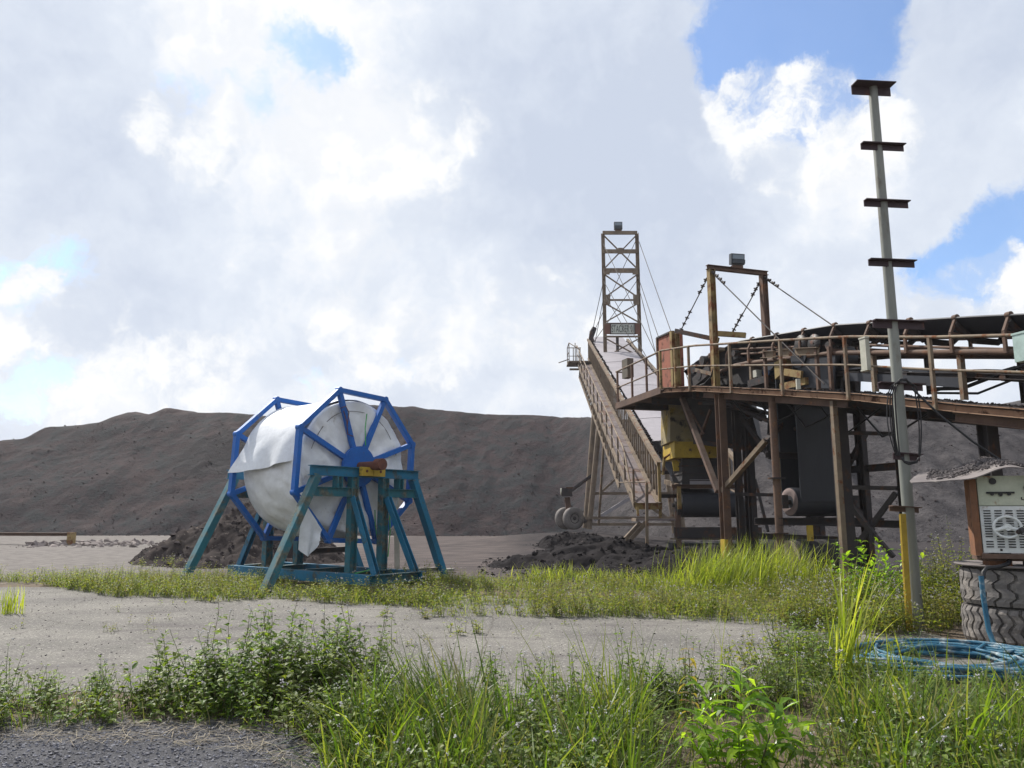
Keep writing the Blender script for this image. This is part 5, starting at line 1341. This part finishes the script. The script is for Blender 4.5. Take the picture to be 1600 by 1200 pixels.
B1 = region(TALL, 210, 9, (-4, 7, 3.0, 7.6))            # tussock centres
_a, _b = project(B1); B1 = B1[~((_a > 1010) & (_a < 1310) & (_b > 1130))]; _a, _b = project(B1)
for nm_, sel, m_ in (('grass', np.arange(len(B1)) % 3 != 0, l_grass), ('grass', np.arange(len(B1)) % 3 == 0, l_mid)):
    C1, pb = B1[sel], _b[sel]; reps = g.integers(20, 62, len(C1)); B0 = np.repeat(C1, reps, 0); n = len(B0)
    off = g.normal(0, .05, (n, 2)); B0 = B0+np.column_stack([off, np.zeros(n)])
    th = np.repeat(g.uniform(.30, .80, len(C1))*np.where(pb > 1230, .78, np.where(pb < 1150, .72, 1.0)), reps)
    az = np.arctan2(off[:, 1], off[:, 0])+g.normal(0, .6, n); az = np.where(g.random(n) < .25, g.random(n)*6.283, az)
    v, f = blades(B0, th*(.5+.6*g.random(n)), .008+.011*g.random(n)**1.4, .08+.78*g.random(n)**1.2, .05+.55*g.random(n)**1.5, az, g)
    tag(mesh_np(nm_, v, f, m_), kind='stuff')
B2 = region(FRONT, 5200, 12, (-9, 9, 3.0, 9.6)); n = len(B2)
v2, f2 = blades(B2, .10+.32*g.random(n)**1.6, .004+.005*g.random(n), .1+.45*g.random(n), .1+.5*g.random(n), g.random(n)*6.283, g)
tag(mesh_np('grass', v2, f2, l_grass), kind='stuff')
# long seed stalks that lean above the rest
B3 = region([(700,1120),(1250,1110),(1300,1260),(640,1260)], 46, 14, (-3, 4, 3.8, 7)); n = len(B3)
v, f = blades(B3, .75+.55*g.random(n), .0045+.003*g.random(n), .25+.45*g.random(n), .05+.15*g.random(n), g.random(n)*6.283, g)
tag(mesh_np('grass_stalks', v, f, l_grass), kind='stuff')
# dead straw along the gravel edge and between the weeds
B4 = np.concatenate([region([(-100,1120),(260,1120),(430,1140),(560,1240),(480,1260),(380,1180),(0,1165),(-100,1180)], 1500, 15, (-9, 0, 4, 7.5)), region(FRONT, 1500, 16, (-9, 9, 3, 9.6))]); n = len(B4)
B4[:, 2] += .012+.03*g.random(n)
v, f = blades(B4, .05+.20*g.random(n), .003+.004*g.random(n), .8+.2*g.random(n), .0+.1*g.random(n), g.random(n)*6.283, g, True)
tag(mesh_np('dry_straw', v, f, l_straw), kind='stuff')

# seedlings rooted in the slab
Lv, Sv, Fl = [], [], []; gp = np.random.default_rng(77)
for _ in range(34):
    x = gp.uniform(-9, 3.6); y = gp.uniform(7.6, 14.5)
    for _k in range(gp.integers(1, 4)): weed(gp, x+gp.normal(0, .10), y+gp.normal(0, .10), .008, gp.uniform(.05, .20), 1, .045, Lv, Sv, Fl, .1, .8, .035, .6)
v, f, mi = joinm([leaves(Lv), stems(Sv)]); tag(mesh_np('weed_seedlings', v, f, [l_far, l_stem], mi), kind='stuff')
# the weedy verge goes on past the tyres
SIDE = [(1640,1015),(2300,1010),(2700,1110),(2700,1500),(1900,1500),(1640,1110)]
Lv, Sv, Fl = [], [], []
for x, y, z in region(SIDE, 260, 61, (4, 16, 3, 10)): weed(gp, x, y, z, gp.uniform(.15, .5), gp.integers(1, 4), .068, Lv, Sv, Fl, .2, .6, .05, .6)
v, f, mi = joinm([leaves(Lv), stems(Sv)]); tag(mesh_np('weed_cover', v, f, [l_far, l_stem], mi), kind='stuff')
B5 = region(SIDE, 2600, 62, (4, 16, 3, 10)); n = len(B5)
v, f = blades(B5, .10+.35*gp.random(n)**1.6, .005+.006*gp.random(n), .1+.5*gp.random(n), .1+.5*gp.random(n), gp.random(n)*6.283, gp)
tag(mesh_np('grass', v, f, l_strip), kind='stuff')
# ---- plants one can point at
def plant(name, label, cat, parts, loc, group=None):
    o = thing(name, loc, label, cat, group)
    for nm, V, Fc, m_ in parts:
        p = mesh_np(nm, V, Fc, m_, loc=loc); p.location = (0, 0, 0); p.parent = o
    return o
def weed_bush(px, py, label, spots, h, leaf, seed, mat_=None, fl=.8):
    gg = np.random.default_rng(seed); Lv, Sv, Fl = [], [], []; c = onz(px, py)
    for sx, sy, hs in spots:
        x, y = c.x+sx, c.y+sy; weed(gg, x, y, gzf(x, y), h*hs, gg.integers(2, 6), leaf*1.35, Lv, Sv, Fl, fl*.6, .55, .055, .62)
    pr = [('foliage', *leaves(Lv), mat_ or l_weed), ('stem', *stems(Sv), l_stem)]
    if Fl: pr.append(('flowers', *puffs(Fl), l_flower))
    return plant('weed_bush', label, 'weed bush', pr, (c.x, c.y, 0))
def ring(n, rx, ry, seed):
    gg = np.random.default_rng(seed); r = gg.random(n)**.6; a = gg.random(n)*6.283
    return [(float(r[i]*rx*math.cos(a[i])), float(r[i]*ry*math.sin(a[i])), float((1.05-.45*r[i])*gg.uniform(.75, 1.1))) for i in range(n)]
weed_bush(415, 1098, 'big bushy flowering weed clump standing at the edge of the dark gravel', ring(50, 1.12, .45, 1), .92, .085, 31)
weed_bush(560, 1088, 'thinner flowering weed clump with open stems between the gravel and the concrete', ring(13, .55, .40, 2), .95, .064, 32)
weed_bush(165, 1108, 'sparse reddish-stemmed weed clump at the concrete edge', ring(14, .75, .25, 3), .42, .052, 33, fl=.2)
weed_bush(-10, 1105, 'green weed clump cut by the picture edge beside the gravel', ring(15, .6, .35, 4), .55, .055, 34, fl=.3)
weed_bush(1000, 1100, 'slender flowering weeds rising above the grass before the concrete', ring(13, .9, .4, 5), .74, .052, 35)
weed_bush(1225, 1050, 'flowering weed clump beside the coiled blue hose', ring(18, .65, .45, 6), .60, .055, 36, l_far)
weed_bush(1490, 955, 'dense flowering weed clump growing between the pole and the tyres', ring(36, .55, .6, 7), 1.38, .062, 37, l_far)
weed_bush(1400, 990, 'flowering weed clump around the foot of the yellow channel post', ring(24, .6, .35, 17), .66, .052, 47, l_far)
weed_bush(1500, 1092, 'flowering weeds in front of the coiled hose', ring(12, .9, .3, 8), .36, .045, 38)
weed_bush(640, 965, 'small weed clump on the concrete below the reel stand', ring(6, .5, .25, 9), .25, .05, 39, l_far)
weed_bush(735, 990, 'lone low weed tuft in the middle of the concrete', ring(6, .35, .2, 10), .22, .05, 40, l_far)
weed_bush(215, 925, 'low weed tuft at the far edge of the concrete', ring(8, .45, .25, 11), .26, .055, 41, l_far)
weed_bush(70, 908, 'dark green weed tuft by the concrete edge before the stockpile', ring(8, .6, .3, 12), .42, .055, 42, l_far)
weed_bush(265, 886, 'tall pale weeds at the foot of the soil mound', ring(10, 1.1, .3, 13), .50, .05, 43, l_far)

def grass_clump(px, py, n, sp, h, label, m_, seed, lean=(.05, .35), curve=(.05, .5), wd=(.008, .010), bias=None):
    gg = np.random.default_rng(seed); c = onz(px, py)
    B0 = np.column_stack([c.x+gg.normal(0, sp[0], n), c.y+gg.normal(0, sp[1], n), np.zeros(n)]); B0[:, 2] = gz(B0[:, 0], B0[:, 1])-.01
    az = np.full(n, bias)+gg.normal(0, 1.0, n) if bias is not None else gg.random(n)*6.283
    v, f = blades(B0, h*(.45+.6*gg.random(n)), wd[0]+wd[1]*gg.random(n), lean[0]+lean[1]*gg.random(n), curve[0]+curve[1]*gg.random(n)**1.6, az, gg)
    o = mesh_np('tall_grass', v, f, m_, loc=(c.x, c.y, 0)); return tag(o, label, 'grass clump')
grass_clump(1110, 922, 620, (.42, .35), 1.10, 'bright lime tall grass clump around the yellow foot of the rusted column', l_lime, 1, bias=.3)
grass_clump(1195, 925, 760, (.50, .35), 1.22, 'tallest bright lime grass clump below the hanging belt pulley', l_lime, 2, bias=.3)
grass_clump(1275, 930, 300, (.35, .3), .80, 'lime grass clump at the foot of the thin pale column', l_lime, 3)
grass_clump(1040, 922, 160, (.3, .3), .55, 'shorter lime grass at the edge of the bright clump', l_lime, 4)
grass_clump(870, 908, 220, (.45, .3), .52, 'small yellow-green grass clump before the spilled coal', l_lime, 5)
grass_clump(960, 908, 140, (.5, .3), .36, 'low yellow-green grass before the coal and metal steps', l_lime, 6)
grass_clump(1322, 1072, 56, (.08, .08), 1.30, 'tall arching lime grass tuft beside the coiled hose', l_lime, 7, (.05, .28), (.0, .35), (.014, .012), .2)
grass_clump(1440, 1078, 12, (.16, .1), .62, 'few broad green grass blades standing among the hose coils', l_lime, 8, (.05, .3), (.0, .3), (.010, .008))
grass_clump(14, 960, 60, (.10, .08), .48, 'yellow-green grass tuft alone on the concrete by the picture edge', l_lime, 9, (.02, .25), (.0, .25))
grass_clump(980, 1165, 26, (.10, .08), .92, 'stiff yellow-striped grass tuft in the middle of the foreground', l_lime, 10, (.05, .3), (.0, .2), (.008, .006), 1.9)
grass_clump(700, 1175, 170, (.16, .10), .92, 'long blue-green grass tuft sprawling over the gravel edge', l_grass, 11, (.2, .5), (.0, .4), (.008, .008), 2.6)
grass_clump(330, 838, 70, (.5, .3), .35, 'thin straw-coloured grass on the soil mound', l_straw, 12)

def lance(px, py, Y, stems_, label, L, m_, seed, name, wide=.22, up=.5, node=.035, whorl=3):
    gg = np.random.default_rng(seed); Lv, Sv = [], []; c = onz(px, py) if Y is None else Vector((at(px, py, Y).x, Y, 0))
    for dx, dy, h, tx, ty in stems_:
        p = np.array([c.x+dx, c.y+dy, gzf(c.x+dx, c.y+dy)-.01]); d = np.array([tx, ty, 1.0]); d /= np.linalg.norm(d); nn = max(4, int(h/node)); rot = gg.uniform(0, 6)
        for i in range(nn):
            f_ = (i+1)/nn; p1 = p+d*h/nn; Sv.append((*p, *p1, .006*(1-.5*f_), .006*(1-.5*f_))); p = p1
            if f_ < .18: continue
            for k in range(whorl if f_ > .75 else 2):
                rot += 2.4 if whorl > 2 else 1.571*k+.8; e = gg.uniform(-.35, .45)+up*f_; ld = np.array([math.cos(rot)*math.cos(e), math.sin(rot)*math.cos(e), math.sin(e)])
                l_ = L*gg.uniform(.7, 1.1)*(1.1-.35*f_); Lv.append((*p, *ld, -math.sin(rot), math.cos(rot), gg.uniform(-.25, .25), l_, l_*wide*gg.uniform(.85, 1.15), gg.uniform(.1, .75)))
                if whorl == 2: rot += math.pi-(1.571*k+.8)
    return plant(name, label, 'plant', [('foliage', *leaves(Lv), m_), ('stem', *stems(Sv), l_stem)], (c.x, c.y, 0))
lance(1160, 1215, None, [(0, 0, .62, .03, .0), (.08, -.03, .46, .35, .0), (-.10, .0, .40, -.40, .0), (.03, .06, .48, .15, .3), (-.03, -.06, .34, -.1, -.4), (.14, .05, .36, .6, .1), (.05, -.08, .42, .25, -.3), (-.07, .05, .5, -.2, .2), (-.16, -.05, .30, -.6, -.1), (.20, -.02, .30, .7, 0)], 'glossy broad-leaved green plant in the front grass', .28, l_broad, 1, 'broadleaf_plant', .24, .6, .055)
lance(1084, 1180, None, [(0, 0, .70, .0, .05)], 'single upright weed with yellowing paired leaves in the front grass', .12, l_yell, 2, 'yellowing_weed', .34, .1, .055, 2)
lance(1372, 935, 12.6, [(-.25+.025*i, .1*(i % 3), .62+.13*(i % 5), -.5+.045*i, .15*((i*7) % 5)-.3) for i in range(24)], 'leafy green shrub behind the yellow channel post', .20, l_broad, 3, 'leafy_shrub', .34, .75, .085)

# ------------------------------------------------------------------ thin haze volume added to stand in for the bright veil from upper left
hz = bpy.data.materials.new('haze_air'); hz.use_nodes = True; hz.node_tree.nodes.clear(); t = NT(hz.node_tree)
pv = t.n('ShaderNodeVolumePrincipled'); pv.inputs['Color'].default_value = (.95, .93, .96, 1); pv.inputs['Density'].default_value = .00045; pv.inputs['Anisotropy'].default_value = .35
t.L.new(pv.outputs[0], t.n('ShaderNodeOutputMaterial').inputs['Volume'])
tag(MB().box((0, 300, 10.5), (2200, 2800, 25)).build('haze', hz), kind='stuff')
